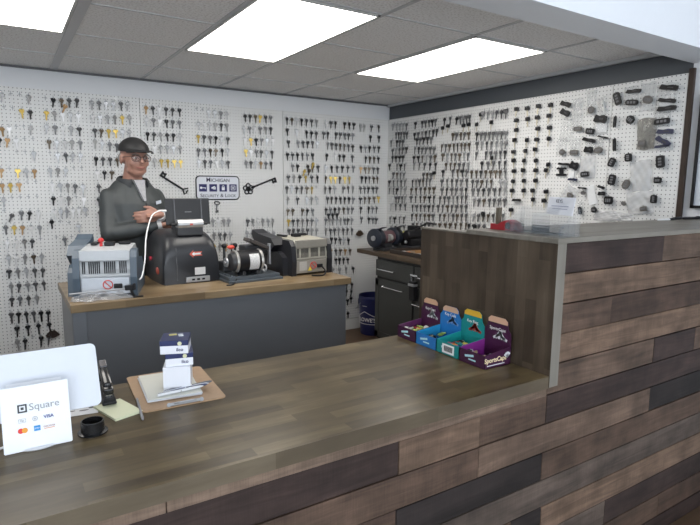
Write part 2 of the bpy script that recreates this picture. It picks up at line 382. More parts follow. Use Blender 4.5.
# rows: (x0,y0,x1,y1,string) measured at the bows; '.' no hook, '+' empty hook
BACK = {
 'far left key block': [(2,95,28.5,97,'s++s'),(4,109,30,112,'++gk'),(1.7,129,31,128,'ow++s'),(-1,140,33,141,'kow++'),(17,154,33.6,153.6,'++s'),(1,170.5,34.3,171.4,'o+gso'),(1.7,185.7,35.7,184,'ogo++'),(3.6,200,36.9,198.6,'s++++'),(4.3,213,38.3,213.3,'+.dkw'),(5.5,227.6,39.4,228,'dgows'),(7.4,242.4,40.6,241,'wwsk+'),(8.2,257.9,41.7,256.7,'swsbs'),(9,271.7,42.9,270.6,'kssdd'),(10.9,286.6,43.4,283.7,'sdsdd'),(11.8,299.7,36.6,298,'ddds'),(11,314.9,48.2,313,'dkkdkk'),(16.9,328.6,48.9,324.6,'kkkk'),(17,342.3,49,337,'sk+kd')],
 'second key block from left': [(45.4,100,77,100.7,'+kbkd'),(46.4,112.9,78.3,115.7,'gswsw'),(47,127,79,129.3,'sdwsk'),(49,142,80,142.9,'bssss'),(50,155,80.7,155.5,'+sdss'),(50,170.5,82,170,'sss++'),(52,185,83,187,'wssds'),(53.3,198.6,84,199.3,'kws+w'),(54.6,212,85,210,'wsswws'),(51.4,222,78.3,226.4,'k++s'),(56.6,239.6,71.8,239,'+d+'),(58,267,59,280,'++'),(65.5,311,67.7,335,'kkk')],
 'key block left of cap': [(91.7,102.9,127.9,104.3,'sdssds'),(92.9,117,129.3,118,'ssssgs'),(94.6,130.7,129.3,132,'kbggss'),(95,142,117,145.7,'tsdd'),(96,159,117,160,'kdkb'),(97,173,112,173,'wkb'),(98.6,186.6,98.7,186.7,'d'),(98.9,200,99,200.1,'k'),(100,213,100.1,213,'d'),(101.4,226,101.5,226,'k')],
 'key block right of cap': [(146,107.9,179.3,110.7,'okwkkk'),(146.9,120,179.3,122.9,'sdwkdd'),(147.6,134.3,180,136,'kkskks'),(154.6,147.9,180,148,'wssss'),(154.9,161,180.6,162,'sgggg')],
 'key block above the sign': [(197,110.7,226.9,114.3,'++ssds'),(198.6,124.3,227,125.7,'swssds'),(198.3,137,227.9,139.3,'gkdksk'),(198.6,150.7,228,151,'ddbbks'),(199.3,162,228,163,'sddwsd')],
 'block above right ornamental key': [(245,116.4,270.7,118,'kkbgkd'),(244,128.6,271,129.3,'sdwdsd'),(245,140,272.9,140.7,'wgkdsw'),(245.7,151.4,272,153,'gwdksd'),(246,163,271,164,'sdsodd')],
 'short block below the sign': [(212.9,221.4,229,221.4,'swss'),(208.6,235,230.7,235,'wsdds'),(214,246.4,232,246,'gsok')],
 'short block below ornamental key': [(247.9,221.4,272.9,221.4,'dswsss'),(247,233.6,273.6,233.6,'ssdsss')],
 'tall block above beige duplicator': [(287,119.5,316.5,122,'kbskdds'),(287.2,130.5,316.5,134,'k.s.kkd'),(288.3,142.5,317.5,143.5,'k.dkkds'),(287.5,155,312.5,155.5,'kkkddk'),(292.5,166.5,318,167.5,'dk.kbk'),(288.3,177.5,317.5,178,'kskgkk'),(287,188.5,317,189,'dskdbg+'),(288,199.5,316.5,199.5,'s.k.sss'),(288,211,312.5,211,'bb.bkd'),(288.5,221.5,316.8,221,'gkdsdds'),(289,231,316.8,230.5,'dddsdss')],
 'second tall block before corner': [(326.5,123,354,124.9,'skk.kkk'),(324,134,353,135.6,'kk.kkkkd'),(328,144.5,352.7,147,'sdkbbdk'),(327,156,352.5,157.4,'k.wkk.d'),(326.2,168,353.5,168,'skdkkd'),(326,178.5,349.5,179,'bggbgg'),(325.5,189,353,188.5,'dks.dds'),(327.5,199,353.5,199.5,'kkkkkkd'),(326.2,210,352.5,209.5,'kdkdbdd'),(328.5,215.5,337,215.5,'kkk'),(326,220.5,352,220.5,'dssssdds'),(326,230.5,352,230.5,'sddsddd'),(331.5,239.5,348.5,240.5,'kkksk'),(331,251,350,251,'odbob'),(335.7,260,347.7,260,'kkkk'),(333,270,353,269,'sssk'),(347,285,352,285,'kk'),(347,292,351.5,292,'kk'),(347.5,301,351,299,'kk'),(348,314,348.1,314,'k')],
 'last back wall block': [(361,127,378.8,127.5,'tt.k.k'),(370.7,137.5,379,138,'k.k'),(361,148,378.8,148.4,'kdkkk'),(366,158.5,378.3,159,'kbbk'),(361,169,377.8,169.5,'obbdd'),(362,178.5,377.5,179,'kkdbb'),(360.5,189,377,189,'ddkkd'),(360.5,199.5,378.5,198.5,'kbbbg'),(361,209,376.8,209,'k.kdd'),(361.5,219,376.5,220,'d.kdk')],
}
RIGHT = {
 'right wall column nearest corner': [(393,126,406.5,125.5,'ssssd'),(396,134.5,406.5,134,'kkddd'),(391,142.5,403,142,'k.kdd'),(392.5,151,406.5,149,'dsddk'),(392.5,158,403,157.5,'kkkk'),(389.5,166,404.5,166,'k.kkk'),(393.5,174.5,404,175,'dbdd'),(389.5,182.5,405,182,'kkddd'),(389.5,190,405,190,'kdkss'),(393,198.5,405,198.5,'wddds'),(391,206,405,206,'sddd'),(390,219,404,219,'dkdd'),(391,228,404,228,'dkdk')],
 'second right wall column': [(415.5,124,435.5,121,'k.kdkkd'),(414.5,135,437,131,'kdkkkkk'),(417,140,431,139,'kdkkd'),(415,149,434,149,'kkdddd'),(414,158,435,157,'kkbsdb'),(414,165,435.5,165,'kkdkk'),(423.5,175,431,175,'dbd'),(412.5,182,430,181,'kkdbdd'),(411.5,190,434,189,'bbdbbb'),(411,198,434,198,'dkkbkk'),(412.5,207,433,207,'kdkdkd'),(412,216,433,216,'kbdbbd'),(413,225,433,225,'dbdkdd')],
 'third right wall column': [(457,119,469.5,117,'kdddd'),(444.5,120,450,119,'kd'),(453,135,468.5,134,'bdbdb'),(442,146.5,469,145,'bdbbkbbb'),(443,155.5,468,155,'bsbdbsd'),(446,165,468,165,'bbbdds'),(443,172,467,171.5,'k.dbkd'),(442,181.5,466.5,181,'dddddd'),(442,190,466,190,'dkdddk'),(440,198.5,466,198,'ddddddd'),(438,207,466,207,'ddbdddd'),(440,216,466,216,'dbddbdd'),(440,225,466,225,'bbbbbb')],
 'column left of car keys': [(483,113.5,506,112,'dssddd'),(477,134.5,506,133,'kddddddd'),(477,144,506,143,'dskdssd'),(476.5,154,505,152.5,'d.ddddk'),(482,163.5,505,163,'kdddk'),(471.5,172.5,505,172,'bbkbbbbd'),(472.5,182,505,182,'ddbdb.ss'),(473,190.5,505,190,'ddkddds'),(474,201,504.6,200.5,'sdbdddd'),(473.7,216,503,216,'sdkbddd'),(469,226,484,226.5,'kkdd')],
}
EX = [('o', 65.7, 107), ('g', 305, 172), ('b', 310, 171.5), ('g', 313.5, 165), ('d', 12.5, 216)]
slots = []
LONGROWS = {'far left key block': (15, 16, 17)}
for wall, data in (('back', BACK), ('right', RIGHT)):
    for blk, rows in data.items():
        for ri, (x0, y0, x1, y1, s) in enumerate(rows):
            n = len(s); c = 0
            for i, ch in enumerate(s):
                if ch == '.': continue
                u = i/(n-1) if n > 1 else 0
                px, py = x0+(x1-x0)*u, y0+(y1-y0)*u
                p = on(px, py-2.0, 1 if wall == 'back' else 0, -.035)
                lg = ri in LONGROWS.get(blk, ())
                slots.append(dict(p=p, ch=ch, blk=blk, row=ri, i=c, wall=wall, long=lg)); c += 1
for s in slots:
    d = s['p']-CAM; z = d.dot(FW); s['size'] = 1/z
def col_of(s): return CN[s['ch']]
keys = sorted([s for s in slots if s['ch'] != '+'], key=lambda s: -s['size'])
hooks = sorted(slots, key=lambda s: (s['ch'] != '+', -s['size']))
rest_k = keys[300:]; keys = keys[:300]; rest_h = hooks[300:]; hooks = hooks[:300]
KS = (1.35, 2.6, 1.22)
def place(s, yaw_amt=.55):
    """wall frame: key plane faces the room"""
    base = 0 if s['wall'] == 'back' else -pi/2
    r = random.Random(int(s['p'].x*1e4)*31+int(s['p'].z*1e4))
    return Euler((r.uniform(-.06, .06), r.uniform(-.12, .12), base+r.uniform(-yaw_amt, yaw_amt))), r.choice((0, 1, 2, 3, 0, 1)), base
for s in keys:
    e, kind, base = place(s)
    o = bpy.data.objects.new('key_blank', key_mesh(s['ch'], kind, s['long'])); COL.objects.link(o)
    o.location = s['p']-Vector((0, 0, .0028)); o.rotation_euler = e; o.scale = KS
    tag(o, '%s key on the %s hook, %s row, %s' % (col_of(s), ORD[s['i']], ORD[s['row']], s['blk']), 'key', 'key blanks on the pegboards')
nrm = {'back': Vector((0, 1, 0)), 'right': Vector((1, 0, 0))}
for s in hooks:
    o = bpy.data.objects.new('peg_hook', HOOK); COL.objects.link(o)
    o.location = s['p']+nrm[s['wall']]*.019-Vector((0, 0, .001)); o.rotation_euler = (0, 0, 0 if s['wall'] == 'back' else -pi/2)
    if s['ch'] == '+': tag(o, 'empty grey hook, %s in %s row, %s' % (ORD[s['i']], ORD[s['row']], s['blk']), 'hook', 'empty pegboard hooks')
    else: tag(o, 'hook holding the %s key, %s row, %s' % (ORD[s['i']], ORD[s['row']], s['blk']), 'hook', 'pegboard hooks carrying keys')
# the remainder, one object each
bm = new_bm(); mats = [KM[c] for c in 'stwkdbgo']
for s in rest_k:
    e, kind, base = place(s); f0 = len(bm.faces); bm.from_mesh(key_mesh(s['ch'], kind, False)); bm.faces.ensure_lookup_table(); bm.verts.ensure_lookup_table()
    fs = bm.faces[f0:]; M = Matrix.Translation(s['p']-Vector((0, 0, .0028))) @ e.to_matrix().to_4x4() @ Matrix.Diagonal((*KS, 1))
    bmesh.ops.transform(bm, matrix=M, verts=list({v for f in fs for v in f.verts}))
    for f in fs: f.material_index = 'stwkdbgo'.index(s['ch'])
o = mk('key_blanks_far', bm, mats); tag(o, 'mass of small keys hanging on the pegboards around the back corner', 'keys', kind='stuff')
bm = new_bm()
for s in rest_h:
    f0 = len(bm.faces); bm.from_mesh(HOOK); bm.faces.ensure_lookup_table(); fs = bm.faces[f0:]
    M = Matrix.Translation(s['p']+nrm[s['wall']]*.019) @ Matrix.Rotation(0 if s['wall'] == 'back' else -pi/2, 4, 'Z')
    bmesh.ops.transform(bm, matrix=M, verts=list({v for f in fs for v in f.verts}))
o = mk('peg_hooks_far', bm, HOOK.materials[0]); tag(o, 'rows of small hooks carrying the keys around the back corner', 'hooks', kind='stuff')
for k, (ch, x, y) in enumerate(EX):
    p = on(x, y-2, 1, -.05); o = bpy.data.objects.new('key_blank', key_mesh(ch, k % 3, False)); COL.objects.link(o)
    o.location = p; o.rotation_euler = (0, .4, .3); o.scale = KS
    tag(o, ['copper key hanging askew below the top row of the second block', 'brass key sticking out of the tall block above the duplicator', 'bronze key overlapping the tall block above the duplicator', 'brass key in the fifth row of the block above the duplicator', 'dark key askew at the left edge level with the man\'s hand'][k], 'key', 'loose hung key blanks')
# black headed car keys on the right wall
CK = [[(516.5,108.5),(527.2,107.8),(538.5,105.5),(550.5,104.5)],[(516.3,119.8),(527.5,118.5),(537.3,117),(549,115.2)],[(516.2,129.5),(537.8,128),(549.5,127)],[(514.5,139.5),(526.8,139.5),(536.8,139),(548.7,138)],[(513.5,151.2),(525.3,150.3),(535,148.8)],[(513.5,160),(524,160),(535.7,160),(548.2,164)],[(513.8,170.5),(523,169.8),(535.8,169.8),(546.2,169.7)],[(513,180.8),(523.7,180.2),(535.5,180)],[(511.8,190),(523.5,190),(532.5,190),(546,191)],[(532.9,199),(544,200)],[(511,209.3)],
 [(442.5,127.5),(448,125.5),(463.5,125),(468.5,124)],[(480.5,114),(505.7,110.5)],[(476.5,124),(491.2,121.8)],[(491.5,157.5)],[(434,172.5)],[(483,213)],[(475,226)]]
CKD = ['car key rows']*11+['third right wall column', 'top row left of main group', 'second row left of main group', 'middle row left of main group', 'second right wall column', 'lower row left of main group', 'bottom row above the divider']
def car_key_meshes():
    b1 = new_bm(); add_prism(b1, rrect(.037, .030, .010, 4, 0, -.004), -.005, .005, 'y'); 
    bmesh.ops.bevel(b1, geom=[e for e in b1.edges if e.calc_length() > .007 and abs(e.verts[0].co.y-e.verts[1].co.y) < 1e-5], offset=.001, segments=1, affect='EDGES')
    b2 = new_bm(); add_prism(b2, [(-.0045, -.015), (-.0045, -.058), (0, -.063), (.0035, -.058), (.0045, -.05), (.003, -.046), (.0045, -.04), (.0028, -.034), (.0045, -.03), (.0045, -.015)], -.0011, .0011, 'y')
    r = []
    for b, n, m in ((b1, 'head', BLACK), (b2, 'blade', plain((.55, .5, .38), .35, .4, noise=.1))):
        bmesh.ops.recalc_face_normals(b, faces=b.faces[:]); me = bpy.data.meshes.new(n); b.to_mesh(me); b.free(); me.materials.append(m); r.append(me)
    return r
HM, BMh = car_key_meshes()
for ri, row in enumerate(CK):
    for i, (x, y) in enumerate(row):
        p = on(x, y, 0, -.032); rr = random.Random(ri*17+i)
        lab = ('car key with black head, %s in the %s car key row' % (ORD[i], ORD[ri])) if ri < 11 else 'car key with black head, %s in %s' % (ORD[i], CKD[ri])
        t = thing('car_key', lab, 'car key', p, (0, rr.uniform(-.1, .1), -pi/2+rr.uniform(-.35, .35)), 'black headed car keys on the right wall')
        for n_, m_ in (('head', HM), ('blade', BMh)):
            c = bpy.data.objects.new(n_, m_); COL.objects.link(c); c.parent = t
        h = bpy.data.objects.new('peg_hook', HOOK); COL.objects.link(h); h.location = p+Vector((.016, 0, .0025)); h.rotation_euler = (0, 0, -pi/2)
        tag(h, lab.replace('car key with black head', 'hook of the car key'), 'hook', 'hooks carrying car keys')
# remotes, long holders and bags at the right end
BTN = plain((.16, .16, .17), .5, noise=.1)
def fob(px, py, w, h, ang, label, mat=BLACK, kind='round', off=.03):
    w *= 1.18; h *= 1.12
    p = on(px, py, 0, -.038)
    t = thing('key_fob', label, 'key fob', p, (0, 0, 0), 'remote fobs on the right wall')
    t.rotation_euler = (Matrix.Rotation(ang, 3, 'X') @ Matrix.Rotation(-pi/2, 3, 'Z')).to_euler()
    bm = new_bm(); r = min(w, h)*(.48 if kind == 'round' else .22)
    add_prism(bm, rrect(w, h, r, 5), -.007, .007, 'y')
    bmesh.ops.bevel(bm, geom=[e for e in bm.edges if abs(e.verts[0].co.y-e.verts[1].co.y) < 1e-5], offset=.0025, segments=2, affect='EDGES')
    add_tube(bm, [(w*.0+.004*cos(a), 0, h/2+.003+.004*sin(a)) for a in [k*pi/4 for k in range(9)]], .0012, 5)
    mk('shell', bm, mat, t, smooth=True)
    if max(w, h) > .03:
        n = 3
        for k in range(n):
            bm = new_bm(); q = (k-1)*max(w, h)*.24
            c = (0, -.0078, q) if h >= w else (q, -.0078, 0)
            add_box(bm, c, (w*.42, .003, h*.16) if h >= w else (w*.16, .003, h*.42), .001); mk('button', bm, BTN, t)
    return t
GREYF = plain((.13, .12, .11), .5, noise=.15)
FOBS = [(617.3,98.7,.034,.070,-.35,'large black remote hung upright near the top, tilted right','k','sq'),(591,110,.038,.042,0,'round dark grey fob in a bag in the top row','g','round'),
(578,128.8,.05,.026,0,'small dark grey fob lying sideways under the square clip','g','sq'),(590,131.3,.05,.034,.15,'dark fob lying sideways beside the white card bag','k','sq'),
(631.7,102.5,.07,.03,.1,'black dart shaped remote under the short black bar','k','round'),(647.7,99.7,.05,.04,.3,'round grey fob in the clear bag near the top right','g','round'),
(662,121.4,.075,.03,-.05,'black remote lying sideways in a bag by the right end','k','sq'),(630.3,119.7,.044,.046,.7,'black six sided fob hanging alone','k','round'),
(642,143.4,.036,.034,0,'small dark fob in the grey crumpled bag','g','sq'),(628.3,157.5,.036,.044,-.1,'square black fob below the grey bag','k','sq'),(660.3,161.7,.04,.065,-.12,'tall black fob with a silver middle near the right end','k','sq'),
(611.7,162.3,.034,.05,.4,'black fob tilted left in the open pegboard area','k','sq'),(562,152.2,.036,.036,0,'round black fob at the left end of the bagged remotes','g','round'),(574,152.4,.052,.028,0,'ribbed dark fob lying beside the round one','g','sq'),
(598.4,150.2,.05,.034,-.1,'grey oval fob beside the black wedge','g','round'),(584.9,174.2,.05,.03,-.1,'black fob at the bottom of the pale bag','k','sq'),(611.9,179.8,.038,.06,.15,'upright black remote with square buttons','k','sq'),
(626,184.3,.036,.056,.45,'grey oval fob leaning left','g','round'),(570,195.5,.042,.032,.6,'dark oval fob above the card holder','g','round'),(582.9,193,.026,.02,.2,'tiny dark fob left of the white tag','g','round'),
(608.3,200.3,.048,.046,0,'black fob with key slot beside the white tag','k','sq'),(623.6,203.4,.028,.02,.5,'tiny green grey fob beside the big white bag','g','round'),(643.6,208.8,.036,.026,-.2,'grey fob inside the big white bag','g','sq'),
(580,210.6,.018,.042,-.2,'slim black fob above the holder right side','k','sq'),(594,209.8,.034,.034,0,'black headed fob with short blade by the raised counter','k','round'),
(657.7,180.3,.036,.032,0,'small square fob with light buttons near the right end','k','sq'),(653.7,199.1,.03,.044,0,'lowest black remote near the right end','k','sq'),(611.0,188.5,.001,.001,0,'','x','sq')]
for f in FOBS:
    if f[6] == 'x': continue
    fob(f[0], f[1], f[2], f[3], f[4], f[5], BLACK if f[6] == 'k' else GREYF, f[7])
def bar(px, py, w, h, ang, label, mat=BLACK, name='key_holder_strip', cat='key strip', off=.038):
    w *= 1.12; h *= 1.25
    p = on(px, py, 0, -off); t = thing(name, label, cat, p, (0, 0, 0), 'small strips and blades on the right wall')
    t.rotation_euler = (Matrix.Rotation(ang, 3, 'X') @ Matrix.Rotation(-pi/2, 3, 'Z')).to_euler()
    bm = new_bm(); add_prism(bm, [(-w/2, -h*.35), (-w*.32, -h/2), (w*.1, -h*.4), (w*.42, -h/2), (w/2, -h*.1), (w*.46, h*.4), (w*.2, h/2), (-w*.1, h*.32), (-w*.4, h*.45)], -.006, .006, 'y')
    mk('grip', bm, mat, t)
    bm = new_bm(); add_box(bm, (w*.1, -.007, 0), (w*.3, .003, h*.22), .001); mk('clasp', bm, DARK, t)
NAVY = plain((.02, .025, .07), .4, noise=.1)
PALE = plain((.7, .7, .68), .4, noise=.03)
BARS = [(565.4,103.9,.075,.028,.35,'dark tilted blade key highest beside the car keys','k'),(565,112.5,.07,.034,.5,'dark wedge shaped key under the tilted blade','k'),(566,117.6,.075,.012,.25,'thin pale blade under the dark wedge key','p'),
(600.3,118.7,.082,.042,.2,'bulky black key bunch over the white card','k'),(614.8,121.6,.016,.06,0,'narrow black blade hanging upright beside the six sided fob','k'),(588.9,139.9,.09,.02,.25,'long dark strip tilted across the bag tops','k'),(602.8,137,.07,.01,.25,'thin dark strip continuing the tilted one','k'),
(633.4,91.1,.085,.02,.05,'short black bar at the top of the bagged remotes','k'),(668.9,87.3,.10,.026,.2,'highest long black strip near the right end','k'),(667,100.3,.095,.02,.2,'second long black strip near the right end','k'),(666.6,108.3,.10,.024,0,'third long black strip near the right end','k'),
(664.9,131.4,.09,.024,.05,'blue black strip below the sideways remote','n'),(663,141,.09,.026,.55,'blue black strip tilted steeply near the right end','n'),(662,146,.08,.014,-.1,'navy strip lowest of the right end bundle','n'),
(588.3,149.5,.056,.034,.15,'black wedge beside the grey oval fob','k'),(563.7,164,.085,.014,.1,'dark flat strip above the H shaped clip','k'),(574,165.5,.06,.044,.4,'black triangular holder above the small white card','k'),(572.3,179.5,.065,.013,.05,'navy strip under the small white card','n'),
(601,187,.045,.014,.3,'small dark blade above the white tag','k'),(601.5,193.5,.045,.022,0,'dark stub right of the white tag','k'),(582,188,.06,.010,.1,'thin dark bit left of the white tag','k'),(516.4,200,.075,.016,0,'black bar lying across the car key columns','k'),(603,105.6,.014,.062,-.3,'white tipped blade hanging in a bag in the top row','p'),(614.4,144.6,.018,.068,-.1,'slim black and white flip key below the upright blade','k')]
for b in BARS: bar(b[0], b[1], b[2], b[3], b[4], b[5], {'k': BLACK, 'n': NAVY, 'p': PALE}[b[6]])
# H shaped clip
p = on(561.4, 171.6, 0, -.025); bm = new_bm(); add_box(bm, (0, 0, .022), (.014, .075, .014), .003); add_box(bm, (0, 0, -.022), (.014, .08, .016), .003); add_box(bm, (0, 0, 0), (.014, .03, .045), .003)
o = mk('bar_clip', bm, BLACK, loc=p); tag(o, 'black H shaped clip on the right pegboard', 'clip')
p = on(577.4, 106.7, 0, -.022); bm = new_bm()
for s in (-1, 1): add_box(bm, (0, s*.022, 0), (.005, .005, .036)); add_box(bm, (0, 0, s*.016), (.005, .048, .005))
o = mk('wire_clip', bm, STEEL, loc=p); tag(o, 'square outline wire clip in the top row of bags', 'clip')
def card(px, py, w, h, ang, label):
    p = on(px, py, 0, -.024); bm = new_bm(); add_box(bm, (0, 0, 0), (.0015, w, h), rot=(ang, 0, 0)); add_box(bm, (-.001, 0, 0), (.001, w*.3, h*.08), rot=(ang, 0, 0))
    o = mk('white_tag', bm, plain((.86, .87, .88), .5, noise=.02), loc=p); tag(o, label, 'tag', 'white cards on the right pegboard')
card(601.4, 127.5, .075, .06, 0, 'white card hanging under the bulky key bunch'); card(571.7, 173.9, .04, .055, 0, 'small white card between triangular holder and navy strip')
card(591.4, 195, .06, .13, -.3, 'tall white tag tilted above the raised counter'); card(435, 137.5, .018, .05, 0, 'narrow white tag in the second right wall column')
card(665, 104.3, .07, .02, .1, 'white card strip between the black strips near the right end')
BAGM = clear(.20, (.75, .77, .78), .14); BAGW = clear(.40, (.80, .81, .82), .16); BAGG = clear(.5, (.30, .29, .26), .2)
def bag(px, py, w, h, ang, label, mat=BAGM, seed=0, wall=True, off=.025):
    """crumpled clear pouch, front and back sheet sealed round the rim"""
    p = on(px, py, 0, -off); rr = random.Random(seed+int(px)); bm = new_bm(); n, m = 15, 17
    ph = [rr.uniform(0, 6) for _ in range(6)]
    def pt(i, j, s):
        u, v = i/(n-1)-.5, j/(m-1)-.5
        rim = (1-(2*abs(u))**3)*(1-(2*abs(v))**3)
        c = .007*sin(9*u+7*v+ph[0])+.006*sin(19*u-13*v+ph[1])+.005*sin(27*v+17*u+ph[2])
        return Vector(((s*.009*(1+.4*sin(8*v+ph[3]))*rim*.7+c*.35), u*w*(1+.05*sin(6*v+ph[4])), v*h*(1+.04*sin(7*u+ph[5]))))
    for s in (-1, 1):
        g = [[bm.verts.new(pt(i, j, s)) for j in range(m)] for i in range(n)]
        for i in range(n-1):
            for j in range(m-1): bm.faces.new((g[i][j], g[i+1][j], g[i+1][j+1], g[i][j+1]))
    bmesh.ops.remove_doubles(bm, verts=bm.verts[:], dist=.0004)
    o = mk('plastic_bag', bm, mat, loc=p, rot=(ang, 0, 0), smooth=True); tag(o, label, 'plastic bag', 'plastic bags hung on the right pegboard'); return o
for k, b in enumerate([(578,107,.08,.12,0,'clear bag around the square wire clip',0),(591.5,103,.075,.16,0,'clear bag holding the round fob in the top row',0),(602.5,106,.06,.12,-.2,'clear bag with the white tipped blade',0),(577,124,.08,.12,0,'clear bag over the small sideways fob',0),
 (601,127,.10,.10,0,'clear bag around the white card',0),(631,98,.10,.14,0,'clear bag under the short black bar',0),(648,97,.09,.17,0,'clear bag holding the round grey fob near the top right',0),(667,98,.12,.17,0,'clear bag behind the three long black strips',0),(662,117,.10,.12,0,'clear bag over the sideways remote near the right end',0),
 (646.5,134,.115,.19,0,'grey crumpled bag with a small dark fob inside',2),(664,141,.11,.12,0,'clear bag among the blue black strips',0),(566.5,132,.10,.13,.2,'clear bag with a bit of silver at the left of the bags',0),(562,147,.08,.12,0,'clear bag around the round black fob',0),(575,147,.08,.12,0,'clear bag around the ribbed fob',0),
 (594,146,.13,.10,0,'clear bag over the black wedge and oval fob',0),(587,167,.12,.15,0,'pale bag above a black fob in the middle',1),(569,194,.11,.12,.5,'white bag around the dark oval fob above the card holder',1),(641,176,.13,.19,-.15,'empty white bag right of the grey oval fob',1),(640,203,.17,.14,-.1,'big white bag lowest on the right pegboard',1),(605,216,.16,.07,0,'crumpled clear bag along the raised counter',1),(622,217,.14,.06,.1,'second crumpled bag lying along the raised counter',1),(580,208,.05,.09,0,'clear bag over the slim black fob',0)]):
    bag(b[0], b[1], b[2], b[3], b[4], b[5], (BAGM, BAGW, BAGG)[b[6]], k)
# round bunch on the back board
p = on(359.5, 231, 1, -.04); bm = new_bm()
for k in range(7):
    a = -.75+k*.25; add_box(bm, (sin(a)*.036, (k % 3)*.004-.004, -cos(a)*.036+.01), (.019, .003, .055), .001, rot=(0, -a, 0))
add_tube(bm, [(.012*cos(a), 0, .012*sin(a)) for a in [k*pi/6 for k in range(13)]], .0015, 5)
o = mk('key_bunch', bm, plain((.10, .07, .05), .4, .4, noise=.1), loc=p); tag(o, 'round bunch of dark keys left of the bench grinder', 'key bunch')
p = on(52.5, 331, 1, -.04); bm = new_bm()
for k in range(7):
    a = -.75+k*.25; add_box(bm, (sin(a)*.036, (k % 3)*.004-.004, -cos(a)*.036+.01), (.017, .003, .055), .001, rot=(0, -a, 0))
add_tube(bm, [(.012*cos(a), 0, .012*sin(a)) for a in [k*pi/6 for k in range(13)]], .0015, 5)
o = mk('key_bunch', bm, plain((.06, .045, .04), .4, .4, noise=.1), loc=p); tag(o, 'round bunch of dark keys low behind the payment tablet', 'key bunch')
# ------------------------------------------------------------------ sign and ornamental keys
NB = plain((.018, .018, .12), .4, noise=.02); INK = plain((.03, .03, .07), .5, noise=.02)
t = thing('shop_sign', 'white rounded shop sign with black border and four blue icons', 'sign', (-1.8145, -.017, 1.436), (radians(90), 0, 0))
W_, H_ = .385, .205
bm = new_bm(); add_prism(bm, rrect(W_, H_, .035, 6), 0, .008); mk('border', bm, BLACK, t)
bm = new_bm(); add_prism(bm, rrect(W_-.018, H_-.018, .028, 6), .008, .0105); mk('panel', bm, plain((.74, .76, .82), .4, noise=.01), t)
text('lettering', 'Michigan', .052, INK, t, (0, .066, .0108), (0, 0, 0), smallcaps=True, bold=.0004)
text('lettering', 'Security & Lock', .042, INK, t, (0, -.066, .0108), (0, 0, 0), smallcaps=True, sx=1.08, bold=.0002)
for k in range(4):
    x = -.132+k*.088; bm = new_bm(); add_box(bm, (x, 0, .0115), (.066, .062, .0018)); ic = mk('icon_tile', bm, NB, t)
    bm = new_bm(); z = .0128
    if k == 0:
        add_cyl(bm, (x-.016, 0, z-.001), (x-.016, 0, z+.001), .010, n=14); add_box(bm, (x+.008, 0, z), (.034, .006, .002)); add_box(bm, (x+.019, -.006, z), (.005, .010, .002))
    elif k == 1:
        add_box(bm, (x, .004, z), (.034, .012, .002), rot=(0, 0, .4)); add_box(bm, (x+.008, -.008, z), (.024, .008, .002)); add_box(bm, (x+.016, -.004, z), (.008, .02, .002), rot=(0, 0, -.3))
    elif k == 2:
        add_box(bm, (x, -.007, z), (.026, .026, .002)); add_tube(bm, [(x+.009*cos(a), .006+.014*sin(a), z) for a in [i*pi/8 for i in range(9)]], .0024, 6)
    else:
        for s in (-1, 1): add_box(bm, (x, s*.017, z), (.040, .005, .002)); add_box(bm, (x+s*.0175, 0, z), (.005, .039, .002))
        add_cyl(bm, (x, 0, z-.001), (x, 0, z+.001), .008, n=14)
    mk('icon', bm, plain((.85, .87, .92), .4, noise=.01), ic)
def ring_pts(cx, cz, r, n=16): return [(cx+r*cos(2*pi*k/n), 0, cz+r*sin(2*pi*k/n)) for k in range(n+1)]
def big_key(p0, p1, label, ornate):
    """bow at p0, bit at p1, both on the back board"""
    p0 = Vector(p0); p1 = Vector(p1); d = p1-p0; L = d.length; ang = math.atan2(d.z, d.x)
    t = thing('ornamental_key', label, 'ornamental key', p0, (0, -ang, 0))
    bm = new_bm()
    if ornate:
        for k in range(5): a = 2*pi*k/5; q = ring_pts(.0+.030*cos(a), .030*sin(a), .018, 12); add_tube(bm, q, .0055, 6)
        add_tube(bm, ring_pts(0, 0, .018, 12), .006, 6); add_ell(bm, (0, 0, 0), (.008, .008, .008), u=10, v=8)
    else:
        add_tube(bm, [(.02, 0, 0), (-.012, 0, .03), (-.022, 0, .008), (-.014, 0, 0), (-.022, 0, -.008), (-.012, 0, -.03), (.02, 0, 0)], .006, 6)
    mk('bow', bm, BLACK, t, smooth=True)
    bm = new_bm(); add_tube(bm, [(.03 if ornate else .015, 0, 0), (L, 0, 0)], .0075, 10)
    for q in (.06, .09, L-.06): add_ell(bm, (q, 0, 0), (.006, .011, .011), u=10, v=8)
    mk('shaft', bm, BLACK, t, smooth=True)
    bm = new_bm(); sg = -1
    add_box(bm, (L-.035, 0, sg*.022), (.014, .007, .034), .001); add_box(bm, (L-.008, 0, sg*.022), (.016, .007, .036), .001); add_box(bm, (L-.021, 0, sg*.026), (.026, .006, .016), .001)
    mk('bit', bm, BLACK, t)
a = on(185, 190.5, 1, -.025); b = on(160, 175, 1, -.025)
big_key(a, b, 'black ornamental key with heart bow left of the sign', False)
a = on(248.5, 189, 1, -.025); b = on(275.5, 178, 1, -.025)
big_key(a, b, 'black ornamental key with openwork bow right of the sign', True)
a = on(217, 203, 1, -.025); t = thing('antique_key', 'small grey antique key hanging just under the sign', 'antique key', a, (0, .1, 0))
bm = new_bm(); add_tube(bm, [(.024*cos(q), 0, .013*sin(q)) for q in [k*pi/6 for k in range(13)]], .004, 6); mk('bow', bm, DARK, t, smooth=True)
bm = new_bm(); add_tube(bm, [(0, 0, -.012), (0, 0, -.085)], .005, 8); add_box(bm, (.010, 0, -.07), (.018, .005, .022), .001); mk('shaft', bm, KM['d'], t)
